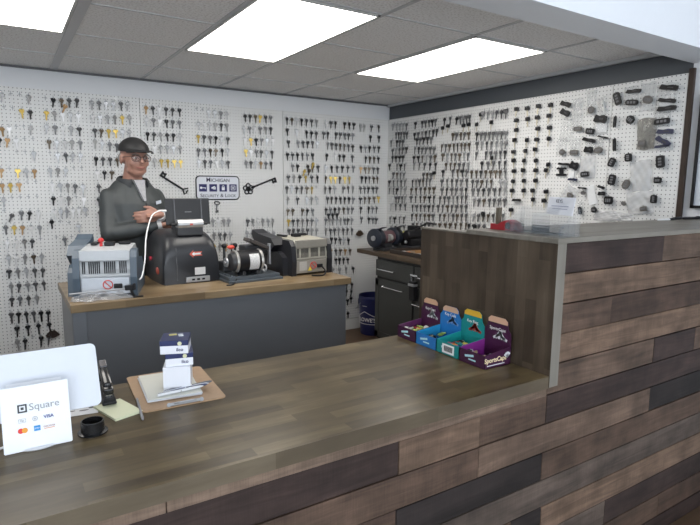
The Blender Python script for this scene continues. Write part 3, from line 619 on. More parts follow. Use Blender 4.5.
# ------------------------------------------------------------------ work bench behind
ZB = .90
t = thing('work_bench', 'grey panelled work bench with honey wood top in front of the man', 'work bench', (-2.35, -1.43, 0))
def rel(t, lo, hi): return tuple(a-b for a, b in zip(lo, t.location)), tuple(a-b for a, b in zip(hi, t.location))
BTOP = wood_staves('honey_butcher_block', [(.10, .065, .035), (.24, .17, .095), (.42, .32, .20)], 'x', .4, .045, .3)
l, h = rel(t, (-3.142, -1.77, ZB-.04), (-1.57, -1.08, ZB)); wt = boxobj('worktop', l, h, [BTOP, wood_staves('brown_front_edge', [(.06, .035, .018), (.15, .095, .05), (.26, .18, .10)], 'x', .6, .08, .45)] if False else BTOP, t, .003)
gp = plain((.15, .157, .168), .30, noise=.02, nscale=8)
l, h = rel(t, (-3.13, -1.755, 0), (-1.60, -1.735, ZB-.04)); boxobj('front_panel', l, h, gp, t)
l, h = rel(t, (-3.135, -1.762, 0), (-3.075, -1.70, ZB-.04)); boxobj('corner_board', l, h, plain((.15, .16, .175), .4, noise=.02, nscale=8), t, .002)
for x in (-3.13, -1.62):
    l, h = rel(t, (x, -1.735, 0), (x+.02, -1.12, ZB-.04)); boxobj('side_panel', l, h, gp, t)
# ------------------------------------------------------------------ duplicators
def duplicator(loc, rz, label, cshell, cside, cpanel, scale=(1, 1, 1), stickers='left', knob=True):
    t = thing('key_duplicator', label, 'key machine', loc, (0, 0, rz)); t.scale = scale
    # local frame: -y faces the counter side (back of the machine)
    bm = new_bm()
    add_prism(bm, [(-.16, .012), (-.165, .14), (-.15, .215), (-.13, .235), (.10, .245), (.17, .20), (.18, .10), (.19, .05), (.19, .012)], -.118, .118, 'x')
    mk('housing', bm, cshell, t)
    bm = new_bm(); add_box(bm, (0, -.1625, .21), (.236, .012, .055), .004); add_box(bm, (0, -.1665, .108), (.236, .008, .010), .002); mk('upper_trim', bm, cpanel, t)
    bm = new_bm()
    for x in (-.104, -.095, -.074, -.0645, -.055, -.0455, -.036, -.0265, -.002, .0075, .017, .0265, .036, .0455, .070, .0795, .089, .0985):
        bm = new_bm(); add_box(bm, (x, -.1648, .150), (.0048, .006, .060)); mk('vent_slot', bm, BLACK if stickers == 'left' else plain((.10, .095, .085), .5, noise=.02), t)
    bm = new_bm(); add_box(bm, (0, -.1655, .056), (.228, .010, .085), .004); mk('lower_panel', bm, cpanel if stickers != 'left' else plain((.66, .70, .76), .25, .3, noise=.02), t)
    bm = new_bm(); add_tube(bm, [(.01+.022*cos(a), -.172, .062+.022*sin(a)) for a in [k*pi/8 for k in range(17)]], .0028, 5); add_box(bm, (.01, -.172, .062), (.042, .002, .005), rot=(0, .8, 0))
    mk('warning_mark', bm, plain((.6, .06, .05), .5, noise=.02), t)
    bm = new_bm(); add_box(bm, (.058, -.174, .055), (.04, .012, .024), .003); mk('socket', bm, BLACK, t)
    if stickers != 'left':
        bm = new_bm(); add_prism(bm, [(-.03, .028), (.0, .028), (-.015, .056)], -.1725, -.1705, 'y'); mk('warning_mark', bm, plain((.8, .6, .05), .5, noise=.02), t)
        bm = new_bm(); add_box(bm, (-.066, -.1712, .062), (.055, .002, .06)); mk('rating_label', bm, plain((.45, .43, .4), .5, noise=.1, nscale=200), t)
    for s in (-1, 1):
        bm = new_bm()
        add_prism(bm, [(-.175, .0), (-.18, .10), (-.168, .20), (-.14, .235), (-.06, .235), (-.06, .19), (.10, .17), (.17, .12), (.2, .04), (.2, 0)], s*.118, s*.150, 'x')
        mk('side_cover', bm, cside, t)
    # swept arm guards on the left flank
    bm = new_bm(); q = [(-.12+.30*k/10, .03+.125*sin(pi*min(1, (k+2)/11)**.8)) for k in range(11)]
    add_prism(bm, [(-.13, .0)]+q+[(.19, .0)], -.185, -.150, 'x'); mk('arm_guard', bm, cside, t)
    bm = new_bm(); q = [(-.05, .20), (.0, .245), (.06, .25), (.17, .262), (.24, .285), (.25, .25), (.20, .18), (.13, .12), (.02, .15)]
    add_prism(bm, q, -.20, -.118, 'x'); mk('work_hood', bm, cside, t)
    bm = new_bm(); add_tube(bm, [(-.16, .12+.08*cos(a), .08+.075*sin(a)) for a in [k*pi/8 for k in range(9)]], .007, 6); mk('guard_rim', bm, cshell if stickers == 'left' else cside, t)
    bm = new_bm()
    add_box(bm, (.0, .02, .252), (.05, .05, .022), .004); add_box(bm, (.07, .06, .252), (.06, .04, .014), .004); add_box(bm, (-.08, .06, .25), (.03, .09, .012), .003); mk('control_block', bm, BLACK, t)
    if knob:
        bm = new_bm(); add_cyl(bm, (-.04, .0, .24), (-.04, .0, .262), .008); add_ell(bm, (-.04, 0, .272), (.015, .015, .013)); mk('knob', bm, plain((.6, .03, .03), .3, noise=.02), t, smooth=True)
    for sx in (-1, 1):
        for sy in (-1, 1):
            bm = new_bm(); add_cyl(bm, (sx*.10, .015+sy*.13, 0), (sx*.10, .015+sy*.13, .014), .014); mk('foot', bm, BLACK, t)
    return t
m1 = duplicator((-2.915, -1.48, ZB), -.30, 'grey and blue key duplicator at the left end of the bench', plain((.48, .50, .52), .4, noise=.03), plain((.075, .105, .14), .4, noise=.03), plain((.52, .54, .56), .3, .2, noise=.02))
m4 = duplicator((-1.742, -1.37, ZB), .10, 'beige and black key duplicator at the right end of the bench', plain((.42, .40, .33), .4, noise=.03), plain((.018, .018, .022), .4, noise=.05), plain((.33, .31, .27), .35, .3, noise=.05), (1.03, 1, .95), 'right', False)
# domed black engraving machine
MATB = plain((.022, .023, .027), .33, noise=.04)
t = thing('code_machine', 'big black domed key cutting machine under the tablet', 'key machine', (-2.485, -1.27, ZB), (0, 0, .05))
bm = new_bm()
def arch(wid, hgt, y, n=24):
    out = []
    for k in range(n+1):
        a = pi*k/n; ca, sa = cos(a), sin(a)
        out.append((wid/2*abs(ca)**.40*(1 if ca > 0 else -1), y, hgt*abs(sa)**.42 if 0 < k < n else 0.0))
    return out
rings = []
for y, w, hh in ((-.202, .318, .160), (-.200, .324, .190), (-.192, .329, .220), (-.176, .332, .246), (-.150, .334, .270), (-.115, .336, .288), (-.07, .337, .300), (0, .337, .305), (.12, .33, .30), (.20, .31, .27), (.23, .28, .22)):
    rings.append([bm.verts.new(p) for p in arch(w, hh, y)])
for a, b in zip(rings, rings[1:]):
    for j in range(len(a)-1): bm.faces.new((a[j], a[j+1], b[j+1], b[j]))
bm.faces.new(rings[0][::-1]); bm.faces.new(rings[-1])
for a, b in zip(rings, rings[1:]): bm.faces.new((a[-1], a[0], b[0], b[-1]))
mk('dome_housing', bm, MATB, t, smooth=True)
bm = new_bm(); rr = [[(x*1.012, y, z*1.008) for x, y, z in arch(.337, .303, q)] for q in (.02, .028)]
A = [[bm.verts.new(p) for p in r] for r in rr]
for j in range(len(A[0])-1): bm.faces.new((A[0][j], A[0][j+1], A[1][j+1], A[1][j]))
mk('seam_band', bm, plain((.06, .06, .065), .3, noise=.02), t, smooth=True)
bm = new_bm()
add_tube(bm, [(-.088, -.201, .02), (-.090, -.203, .12), (-.090, -.197, .20), (-.089, -.166, .258)], .0022, 5); mk('cover_seam', bm, plain((.08, .08, .085), .3, noise=.02), t)
RED = plain((.62, .12, .08), .4, noise=.03); WHT = plain((.85, .85, .85), .4, noise=.02)
bm = new_bm(); add_prism(bm, [(-.04, 0), (-.018, .022), (-.018, .012), (.036, .012), (.026, 0), (.036, -.012), (-.018, -.012), (-.018, -.022)], -.2035, -.2005, 'y', Matrix.Translation((.025, -.0005, .170)))
lg = mk('arrow_badge', bm, RED, t)
bm = new_bm(); add_prism(bm, [(-.027, 0), (-.012, .012), (-.012, .005), (.028, .005), (.022, 0), (.028, -.005), (-.012, -.005), (-.012, -.012)], -.2045, -.2035, 'y', Matrix.Translation((.025, -.0005, .170))); mk('arrow_inlay', bm, WHT, lg)
bm = new_bm(); add_box(bm, (.045, -.2022, .068), (.062, .004, .042)); mk('rating_label', bm, plain((.62, .62, .62), .5, noise=.15, nscale=220), t)
bm = new_bm(); add_box(bm, (.03, -.206, .022), (.14, .014, .030), .002); add_box(bm, (-.025, -.215, .022), (.012, .006, .012)); mk('connector_plate', bm, STEEL, t)
for k in range(3):
    bm = new_bm(); add_box(bm, (.0+k*.03, -.2145, .022), (.016, .003, .010)); mk('port', bm, BLACK, t)
bm = new_bm(); add_ell(bm, (-.155, -.09, .07), (.02, .04, .03), u=14, v=10); mk('side_latch', bm, plain((.5, .09, .06), .4, noise=.05), t, smooth=True)
bm = new_bm(); add_cyl(bm, (-.16, .03, .13), (-.178, .03, .13), .012); mk('side_button', bm, plain((.5, .03, .06), .4, noise=.05), t)
# hinge block carrying the tablet
bm = new_bm(); add_box(bm, (.012, -.05, .305), (.135, .08, .05), .006); add_box(bm, (.012, -.135, .297), (.15, .05, .05), .006); mk('tablet_mount', bm, DARK, t)
bm = new_bm(); add_tube(bm, [(-.06, -.135, .338), (.088, -.135, .338)], .029, 20); mk('roller_cover', bm, plain((.62, .62, .62), .28, .7, noise=.02), t, smooth=True)
bm = new_bm(); add_tube(bm, [(-.09, -.135, .338), (.12, -.135, .338)], .007, 10); mk('axle', bm, BLACK, t)
bm = new_bm(); add_box(bm, (.015, -.165, .338), (.016, .003, .01)); mk('red_mark', bm, RED, t)
tb = thing('tablet', 'black tablet standing on the domed machine, back to the counter', 'tablet', (-2.482, -1.325, ZB+.330), (-.10, 0, .02))
bm = new_bm(); add_box(bm, (.035, 0, .078), (.265, .010, .156), .004); mk('shell', bm, plain((.015, .015, .017), .42, noise=.04), tb)
bm = new_bm(); add_box(bm, (.035, .0057, .078), (.25, .001, .142)); mk('screen', bm, plain((.05, .06, .08), .1, noise=.01), tb)
for x in (-.045, .115):
    bm = new_bm(); add_box(bm, (x, -.007, .075), (.006, .005, .155), .001); mk('clamp_strap', bm, plain((.10, .10, .11), .3, noise=.02), tb)
bm = new_bm(); add_box(bm, (.035, -.0058, .075), (.04, .0008, .003)); mk('maker_mark', bm, plain((.25, .25, .26), .4, noise=.02), tb)
bm = new_bm(); P = [(-2.578,-1.34,1.315), (-2.62,-1.35,1.315), (-2.668,-1.39,1.295), (-2.705,-1.45,1.24), (-2.735,-1.51,1.165), (-2.762,-1.60,1.075), (-2.80,-1.70,1.005), (-2.815,-1.705,.985)]
def smooth_path(P, n=6):
    P = [Vector(p) for p in P]; out = []
    for i in range(len(P)-1):
        a, b, c, d = P[max(i-1, 0)], P[i], P[i+1], P[min(i+2, len(P)-1)]
        for k in range(n):
            u = k/n; out.append(.5*((2*b)+(c-a)*u+(2*a-5*b+4*c-d)*u*u+(3*b-a-3*c+d)*u**3))
    return out+[P[-1]]
add_tube(bm, smooth_path(P), .0036, 8); add_tube(bm, [(-2.58, -1.34, 1.315), (-2.605, -1.345, 1.315)], .0065, 8)
o = mk('charging_cable', bm, plain((.82, .82, .82), .4, noise=.01), smooth=True); tag(o, 'white cable curving down from the tablet to the left duplicator', 'cable')
# motor driven cutter on a plate
t = thing('key_cutter', 'old key cutter with exposed black motor on blue grey base', 'key machine', (-2.17, -1.46, ZB), (0, 0, .05))
bm = new_bm(); add_box(bm, (.03, .02, .022), (.33, .30, .026), .003); add_box(bm, (.03, -.02, .007), (.35, .26, .014), .002); add_box(bm, (-.11, .02, .036), (.02, .28, .01), .002); mk('base_plate', bm, plain((.11, .13, .15), .35, .4, noise=.06), t)
bm = new_bm(); add_tube(bm, [(-.065, -.06, .115), (-.06, -.06, .115), (.075, -.06, .115), (.085, -.06, .115)], [.058, .066, .066, .06], 28); mk('motor_body', bm, BLACK, t, smooth=True)
for x in (-.07, .085):
    bm = new_bm(); add_tube(bm, [(x-.008, -.06, .115), (x, -.06, .115), (x+.008, -.06, .115)], [.066, .070, .066], 28); mk('end_ring', bm, plain((.42, .41, .39), .35, .6, noise=.05), t, smooth=True)
bm = new_bm(); add_tube(bm, [(-.078, -.06, .115), (-.10, -.06, .115), (-.112, -.06, .115)], [.058, .05, .02], 24); mk('end_bell', bm, DARK, t, smooth=True)
bm = new_bm(); add_cyl(bm, (-.11, -.06, .115), (-.137, -.06, .115), .008); add_tube(bm, [(-.12, -.06, .115), (-.131, -.06, .115)], .028, 18); mk('pulley', bm, STEEL, t)
bm = new_bm()
for a0 in (-1.0,):
    pts = []
    for i in range(7): a = -.55+i*.17; pts.append((sin(a)*0, 0, 0))
ml = []
for i in range(9):
    a = radians(-70+i*11)      # wraps the side facing the counter
    ml.append((-.06-.0668*cos(a+radians(26)), .115+.0668*sin(a+radians(26))))
v0 = [bm.verts.new((.0, y, z)) for y, z in ml]; v1 = [bm.verts.new((.062, y, z)) for y, z in ml]
for i in range(8): bm.faces.new((v0[i], v0[i+1], v1[i+1], v1[i]))
mk('rating_label', bm, plain((.62, .62, .62), .5, noise=.2, nscale=120), t, smooth=True)
bm = new_bm(); add_box(bm, (-.03, -.06, .045), (.02, .09, .03), .003); add_box(bm, (.06, -.06, .045), (.02, .09, .03), .003); mk('motor_cradle', bm, DARK, t)
bm = new_bm(); add_box(bm, (.10, .07, .12), (.13, .10, .15), .006); add_box(bm, (.04, .09, .075), (.12, .09, .08), .006); mk('gear_housing', bm, DARK, t)
bm = new_bm(); add_box(bm, (.115, .03, .205), (.15, .09, .022), .004, rot=(0, .42, 0)); mk('belt_cover', bm, plain((.08, .07, .065), .3, .3, noise=.05), t)
bm = new_bm(); add_box(bm, (.185, -.005, .14), (.012, .03, .13), .002); mk('cover_bracket', bm, STEEL, t)
bm = new_bm(); add_box(bm, (-.055, .09, .07), (.09, .09, .06), .006); add_cyl(bm, (-.09, .05, .1), (-.09, .05, .19), .008); add_cyl(bm, (-.02, .05, .1), (-.02, .05, .19), .008); mk('vise_carriage', bm, DARK, t)
for x in (-.09, -.02):
    bm = new_bm(); add_ell(bm, (x, .05, .20), (.016, .016, .015), u=14, v=10); mk('clamp_knob', bm, BLACK, t, smooth=True)
bm = new_bm(); add_ell(bm, (-.055, .03, .192), (.024, .014, .013), u=14, v=10); mk('red_knob', bm, plain((.7, .08, .05), .35, noise=.02), t, smooth=True)
bm = new_bm(); add_tube(bm, smooth_path([(.1, -.05, .06), (.115, -.09, .05), (.11, -.11, .08), (.09, -.10, .10)]), .005, 8); mk('motor_cord', bm, plain((.6, .6, .6), .4, noise=.02), t, smooth=True)
bm = new_bm(); add_tube(bm, smooth_path([(-2.24,-1.55,.96), (-2.25,-1.585,.93), (-2.27,-1.61,.907), (-2.31,-1.665,.905), (-2.34,-1.66,.905)]), .004, 8)
o = mk('motor_cable', bm, BLACK, smooth=True); tag(o, 'black cord hanging off the old cutter onto the bench', 'cable')
bm = new_bm(); add_tube(bm, smooth_path([(-1.665,-1.57,.95), (-1.66,-1.60,.925), (-1.68,-1.62,.907), (-1.72,-1.63,.906), (-1.76,-1.60,.906)]), .005, 8)
o = mk('power_cord', bm, BLACK, smooth=True); tag(o, 'short black cord lying below the beige duplicator', 'cable')
# clear bag and black clamp on the left of the bench
bm = new_bm(); n, m_ = 19, 9; g = []
for s in (0, 1):
    g = [[bm.verts.new((-3.13+.27*i/(n-1)+.01*sin(j*1.3), -1.755+.10*j/(m_-1)+.012*sin(i*.9)-.02*i/(n-1)+.03, ZB+.003+s*(.022+.012*sin(i*1.1+j*.8)+.008*sin(i*2.3-j))*(sin(pi*i/(n-1))**.4)*(sin(pi*j/(m_-1))**.4 if 0 < j < m_-1 else 0))) for j in range(m_)] for i in range(n)]
    for i in range(n-1):
        for j in range(m_-1): bm.faces.new((g[i][j], g[i+1][j], g[i+1][j+1], g[i][j+1]))
o = mk('plastic_bag', bm, clear(.3, (.6, .62, .65), .12), smooth=True); tag(o, 'clear crumpled plastic bag lying at the left end of the bench', 'plastic bag')
t = thing('clamp', 'black clamp with grey rod in front of the left duplicator', 'clamp', (-2.885, -1.722, ZB))
bm = new_bm(); add_tube(bm, [(-.25, .05, .035), (.0, 0, .048)], .0045, 8); mk('rod', bm, STEEL, t, smooth=True)
bm = new_bm(); add_box(bm, (.015, 0, .052), (.04, .02, .026), .004); add_box(bm, (.04, 0, .055), (.012, .016, .032), .003); add_box(bm, (.03, -.004, .022), (.012, .012, .05), .003, rot=(0, -.35, 0)); add_box(bm, (.055, -.01, .004), (.05, .012, .008), .003); mk('jaw', bm, BLACK, t)
# ------------------------------------------------------------------ right hand cabinet, grinder, bucket
CW = wood_staves('brown_laminate', [(.04, .028, .018), (.10, .07, .045), (.17, .125, .085)], 'y', .5, .05, .4)
CG = plain((.040, .042, .040), .4, noise=.04)
t = thing('base_cabinet', 'dark grey base cabinet with brown worktop against the right wall', 'cabinet', (-.3, -1.0, 0))
l, h = rel(t, (-.62, -2.0, .848), (-.018, -.38, .885)); boxobj('worktop', l, h, CW, t, .003)
l, h = rel(t, (-.585, -2.0, .10), (-.02, -.668, .848)); boxobj('body', l, h, plain((.02, .021, .02), .5, noise=.04), t)
l, h = rel(t, (-.53, -2.0, .0), (-.02, -.70, .10)); boxobj('toe_kick', l, h, BLACK, t)
def bar_handle(par, y0, y1, z, ball=False):
    bm = new_bm(); add_tube(bm, [(-.345, y0, z), (-.345, y1, z)], .0055, 8)
    for y in (y0+.03*(1 if y1 > y0 else -1), y1-.03*(1 if y1 > y0 else -1)): add_tube(bm, [(-.305, y, z), (-.345, y, z)], .0045, 8)
    if ball: add_ell(bm, (-.345, y0, z), (.013, .013, .013), u=12, v=8)
    mk('handle', bm, CHROME, par, smooth=True)
l, h = rel(t, (-.605, -1.195, .675), (-.585, -.672, .820)); d = boxobj('drawer', l, h, CG, t, .002)
bar_handle(d, .255, .02, .745)
l, h = rel(t, (-.605, -1.195, .12), (-.585, -.672, .652)); d = boxobj('door', l, h, CG, t, .002)
bm = new_bm()
for (a, b) in (((-.3055, .32), (.585, .645)), ((-.3055, .32), (.125, .185))): pass
fr = 0
for yy in (.03, -.07): pass
add_box(bm, (-.3065, .0665, .622), (.006, .52, .05)); add_box(bm, (-.3065, .0665, .15), (.006, .52, .05)); add_box(bm, (-.3065, .302, .386), (.006, .05, .53)); add_box(bm, (-.3065, -.17, .386), (.006, .05, .53)); mk('door_frame', bm, CG, d)
bar_handle(d, .165, -.11, .598, True)
l, h = rel(t, (-.605, -1.85, .675), (-.585, -1.215, .820)); d2 = boxobj('drawer', l, h, CG, t, .002)
bar_handle(d2, -.3, -.62, .745)
l, h = rel(t, (-.605, -1.85, .12), (-.585, -1.215, .652)); d2 = boxobj('door', l, h, CG, t, .002)
bar_handle(d2, -.235, -.56, .52)
p = on(413, 291, 0, -.645); t = thing('door_lock', 'black lock body with steel parts hanging at the cabinet front', 'lock', p)
bm = new_bm(); add_box(bm, (0, 0, 0), (.04, .07, .16), .008); mk('body', bm, BLACK, t)
bm = new_bm(); add_box(bm, (-.005, 0, .05), (.045, .072, .02), .003); mk('band', bm, STEEL, t)
bm = new_bm(); add_tube(bm, [(0, .02, .08), (0, .025, .12), (0, -.025, .12), (0, -.02, .08)], .005, 8); add_box(bm, (.01, 0, .125), (.02, .09, .012), .002); mk('shackle', bm, CHROME, t, smooth=True)
# bench grinder: two wheel guards on a motor
BLG = plain((.022, .027, .04), .35, noise=.05)
t = thing('bench_grinder', 'small dark bench grinder with pinkish motor at the cabinet corner', 'grinder', (-.455, -.60, .885), (0, 0, .25)); t.scale = (1.15, 1.15, 1.12)
bm = new_bm(); add_box(bm, (0, 0, .012), (.16, .12, .024), .006); add_box(bm, (0, 0, .04), (.09, .08, .05), .01); mk('base', bm, DARK, t)
bm = new_bm(); add_tube(bm, [(-.075, 0, .105), (-.065, 0, .105), (.065, 0, .105), (.075, 0, .105)], [.045, .055, .055, .045], 24); mk('motor', bm, plain((.16, .09, .10), .35, .2, noise=.08), t, smooth=True)
for s in (-1, 1):
    bm = new_bm(); add_tube(bm, [(s*.08, 0, .105), (s*.085, 0, .105), (s*.135, 0, .105), (s*.14, 0, .105)], [.068, .076, .076, .068], 24); g = mk('wheel_guard', bm, BLG, t, smooth=True)
    bm = new_bm(); add_box(bm, (s*.11, -.05, .185), (.055, .07, .006), .002, rot=(-.35, 0, 0)); mk('spark_shield', bm, BLG, g)
    bm = new_bm(); add_tube(bm, [(s*.141, 0, .105), (s*.152, 0, .105)], .02, 14); mk('axle_nut', bm, STEEL, g, smooth=True)
bm = new_bm(); add_tube(bm, [(-.03, -.054, .105), (.0, -.056, .105)], .03, 18); mk('badge', bm, plain((.4, .4, .38), .3, .3, noise=.05), t)
t = thing('bench_vise', 'black key machine with levers behind the divider top corner', 'key machine', (-.185, -.665, .885), (0, 0, .1))
bm = new_bm(); add_box(bm, (0, 0, .02), (.26, .24, .04), .006); mk('base', bm, DARK, t)
bm = new_bm(); add_box(bm, (-.02, .0, .10), (.15, .14, .13), .012); add_tube(bm, [(-.13, -.04, .14), (-.12, -.04, .14), (.10, -.04, .14), (.11, -.04, .14)], [.035, .045, .045, .035], 18); add_box(bm, (.05, .04, .19), (.08, .1, .05), .008); mk('body', bm, BLACK, t, smooth=True)
bm = new_bm(); add_tube(bm, [(-.03, -.02, .17), (.05, -.13, .25), (.10, -.2, .24)], .008, 8); mk('lever', bm, BLACK, t, smooth=True)
bm = new_bm(); add_tube(bm, [(-.10, .03, .13), (-.16, .05, .2)], .007, 8); mk('lever', bm, BLACK, t, smooth=True)
bm = new_bm(); add_box(bm, (-.098, 0.01, .165), (.004, .05, .018), .001); mk('yellow_label', bm, plain((.6, .6, .2), .5, noise=.05), t)
bm = new_bm(); add_ell(bm, (-.11, -.02, .075), (.016, .016, .016), u=12, v=8); mk('knob', bm, STEEL, t, smooth=True)
t = thing('tool_tray', 'orange brown wooden tray with small tools on the cabinet top', 'tray', (-.385, -1.065, .885), (0, 0, 0))
bm = new_bm(); add_box(bm, (0, 0, .006), (.33, .52, .012)); mk('bottom', bm, plain((.33, .17, .06), .5, noise=.1), t)
bm = new_bm()
for s in (-1, 1): add_box(bm, (s*.165, 0, .018), (.012, .52, .036), .002); add_box(bm, (0, s*.255, .018), (.33, .012, .036), .002)
mk('rim', bm, plain((.03, .022, .018), .5, noise=.1), t)
rr = random.Random(5); TC = [('silver', KM['s']), ('black', BLACK), ('orange', plain((.6, .22, .06), .4, noise=.05)), ('white', WHT)]
for k in range(8):
    cn, cm = TC[k % 4]; x, y = rr.uniform(-.11, .0)*1.0-.0, -.2+.057*k
    t2 = thing('screwdriver', '%s small tool lying in the wooden tray, %s from the grinder side' % (cn, ORD[7-k]), 'hand tool', (-.46+rr.uniform(-.03, .03), -1.28+k*.057, .902), (0, 0, rr.uniform(-.3, .3)), 'small tools in the wooden tray')
    bm = new_bm(); add_tube(bm, [(-.045, 0, 0), (.0, 0, 0)], .006, 8); mk('grip', bm, cm, t2, smooth=True)
    bm = new_bm(); add_tube(bm, [(0, 0, 0), (.06, 0, 0)], .0025, 6); mk('shaft', bm, STEEL, t2)
bb = plain((.012, .016, .085), .35, noise=.03)
t = thing('bucket', 'dark blue plastic bucket with white house logo on the floor', 'bucket', (-.315, -.235, 0))
bm = new_bm(); add_lathe(bm, [(.0, 0), (.128, 0), (.132, .01), (.148, .30), (.158, .30), (.158, .345), (.150, .35), (.153, .385), (.150, .39), (.144, .385), (.126, .015), (0, .012)]); mk('shell', bm, bb, t, smooth=True)
bm = new_bm(); add_tube(bm, [(-.158, 0, .325), (-.165, .05, .27), (-.14, .12, .24), (-.05, .17, .235), (.05, .17, .24), (.12, .12, .25), (.158, 0, .325)], .003, 6); mk('handle', bm, STEEL, t, smooth=True)
# logo on the side that faces the camera
aC = math.atan2(CAM.y+.235, CAM.x+.315)-.5
def wrap(o, r0):
    for v in o.data.vertices:
        x, z, y = v.co.x*o.scale.x, v.co.y, v.co.z
        zz = z+.155; r = .1405+(zz-.155)*.058+.0015+y; a = aC+x/r0
        v.co = Vector((r*cos(a), r*sin(a), zz))
    o.location = (0, 0, 0); o.rotation_euler = (0, 0, 0); o.scale = (1, 1, 1)
o = text('logo_lettering', "LOWE'S", .055, WHT, t, (0, 0, 0), (0, 0, 0), bold=.001); wrap(o, .142)
bm = new_bm(); pts = [(-.115, -.04), (-.115, .03), (-.02, .085), (.07, .045), (.115, .03), (.115, -.04), (-.115, -.04)]
for a, b in zip(pts, pts[1:]):
    k = 8; add_tube(bm, [(a[0]+(b[0]-a[0])*i/k, a[1]+(b[1]-a[1])*i/k, 0) for i in range(k+1)], .0028, 5)
o = mk('logo_outline', bm, WHT, t); wrap(o, .142)
bm = new_bm(); add_box(bm, (-.02, .145, 0), (.05, .016, .002)); o = mk('white_sticker', bm, WHT, t); wrap(o, .142)
# ------------------------------------------------------------------ front counter
YC = -3.4915; XD = -1.90; ZT = .858
t = thing('service_counter', 'plank fronted counter with grey brown butcher block top and raised section', 'counter', (-1.88, -3.2, 0))
CT = wood_staves('grey_brown_butcher_block', [(.026, .016, .007), (.056, .038, .018), (.112, .081, .040), (.23, .175, .095)], 'x', .26, .040, .30, .34)
CE = wood_staves('butcher_block_edge', [(.035, .025, .015), (.085, .064, .040), (.17, .135, .092)], 'x', .5, .06, .5)
l, h = rel(t, (-6.0, YC, ZT-.041), (XD+.001, -2.842, ZT)); c = boxobj('countertop', l, h, [CT, CE], t, .0)
for p_ in c.data.polygons:
    if abs(p_.normal.y) > .5: p_.material_index = 1
CD = wood_staves('grey_brown_divider_staves', [(.016, .011, .007), (.048, .034, .023), (.10, .075, .052), (.19, .15, .11)], 'z', .22, .045, .42)
CL = wood_staves('pale_end_grain', [(.09, .08, .065), (.17, .155, .13), (.24, .22, .19)], 'z', .6, .1, .5)
l, h = rel(t, (XD, YC-.003, .820), (XD+.044, -2.825, 1.2965)); c = boxobj('divider_panel', l, h, [CD, CL], t, .0)
for p_ in c.data.polygons:
    if abs(p_.normal.y) > .5: p_.material_index = 1
CU = wood_staves('grey_bar_top', [(.09, .08, .065), (.17, .155, .13), (.27, .25, .215)], 'x', .8, .03, .4)
l, h = rel(t, (XD-.004, YC-.006, 1.2965), (-.02, -3.09, 1.314)); boxobj('raised_countertop', l, h, CU, t, .002)
l, h = rel(t, (XD-.004, -3.09, 1.2965), (XD+.05, -2.82, 1.303)); boxobj('divider_cap', l, h, CU, t, .001)
# board fronts (one part, each board tinted)
TINT = {k_: tuple(c_*f_ for c_, f_ in zip(v_, (.55, .485, .435))) for k_, v_ in {'D': (.060, .042, .040), 'K': (.035, .029, .030), 'M': (.135, .095, .075), 'L': (.235, .17, .13), 'G': (.12, .10, .09), 'B': (.105, .072, .058), 'P': (.27, .21, .17), 'N': (.17, .125, .10)}.items()}
bm = new_bm(); cl = bm.loops.layers.color.new('tint') if False else None
boards = []
zr = [1.2965-.1013*k for k in range(13)]+[0]
xs = lambda px, py: on(px, py, 1, YC).x
R_ = XD+.044
rowsP = [
 [(R_, xs(665, 248), 'D'), (xs(665, 248), -.02, 'N')],
 [(R_, -.02, 'L')],
 [(R_, xs(612, 315), 'M'), (xs(612, 315), -.02, 'B')],
 [(R_, -.02, 'L')],
 [(R_-.04, xs(655.5, 350), 'N'), (xs(655.5, 350), xs(697, 335), 'D'), (xs(697, 335), -.02, 'N')],
]
low = [  # rows below the main countertop, from far left
 [(-6, -4.0, 'B'), (-4.0, xs(167, 515)-.3, 'M'), (xs(167, 515)-.3, xs(400, 470), 'D'), (xs(400, 460), xs(481, 435), 'L'), (xs(481, 435), xs(548, 412), 'M'), (xs(548, 412), -.02, 'D')],
 [(-6, -3.4, 'D'), (-3.4, xs(480, 460), 'M'), (xs(480, 460), xs(651, 400), 'N'), (xs(651, 400), -.02, 'K')],
 [(-6, -2.9, 'G'), (-2.9, xs(398, 510), 'B'), (xs(398, 510), xs(544, 455), 'K'), (xs(544, 455), -.02, 'M')],
 [(-6, xs(400, 525), 'L'), (xs(400, 525), -.02, 'G')],
 [(-6, xs(513, 520), 'M'), (xs(513, 520), xs(543, 512), 'K'), (xs(543, 512), -.02, 'L')],
 [(-6, -1.5, 'G'), (-1.5, -.02, 'D')], [(-6, -1.1, 'M'), (-1.1, -.02, 'B')], [(-6, -.02, 'D')], [(-6, -.9, 'L'), (-.9, -.02, 'G')],
]
for k, row in enumerate(rowsP): boards += [(a, b, zr[k+1], zr[k], c) for a, b, c in row]
for k, row in enumerate(low): boards += [(a, b, max(0, zr[k+6] if k < 7 else 0), zr[k+5], c) for a, b, c in row if zr[k+5] > 0 ]
rr = random.Random(3); tints = []
for a, b, z0, z1, c in boards:
    if z1-z0 < .01: continue
    jit = rr.uniform(-.0025, .0025); add_box(bm, ((a+b)/2+1.88, YC+.016+jit+3.2, (z0+z1)/2), (b-a-.002, .02, z1-z0-.0035), .0012, seg=1)
    s = rr.uniform(.92, 1.1); tints += [(TINT[c][0]*s, TINT[c][1]*s, TINT[c][2]*s)]*(len(bm.faces)-len(tints))
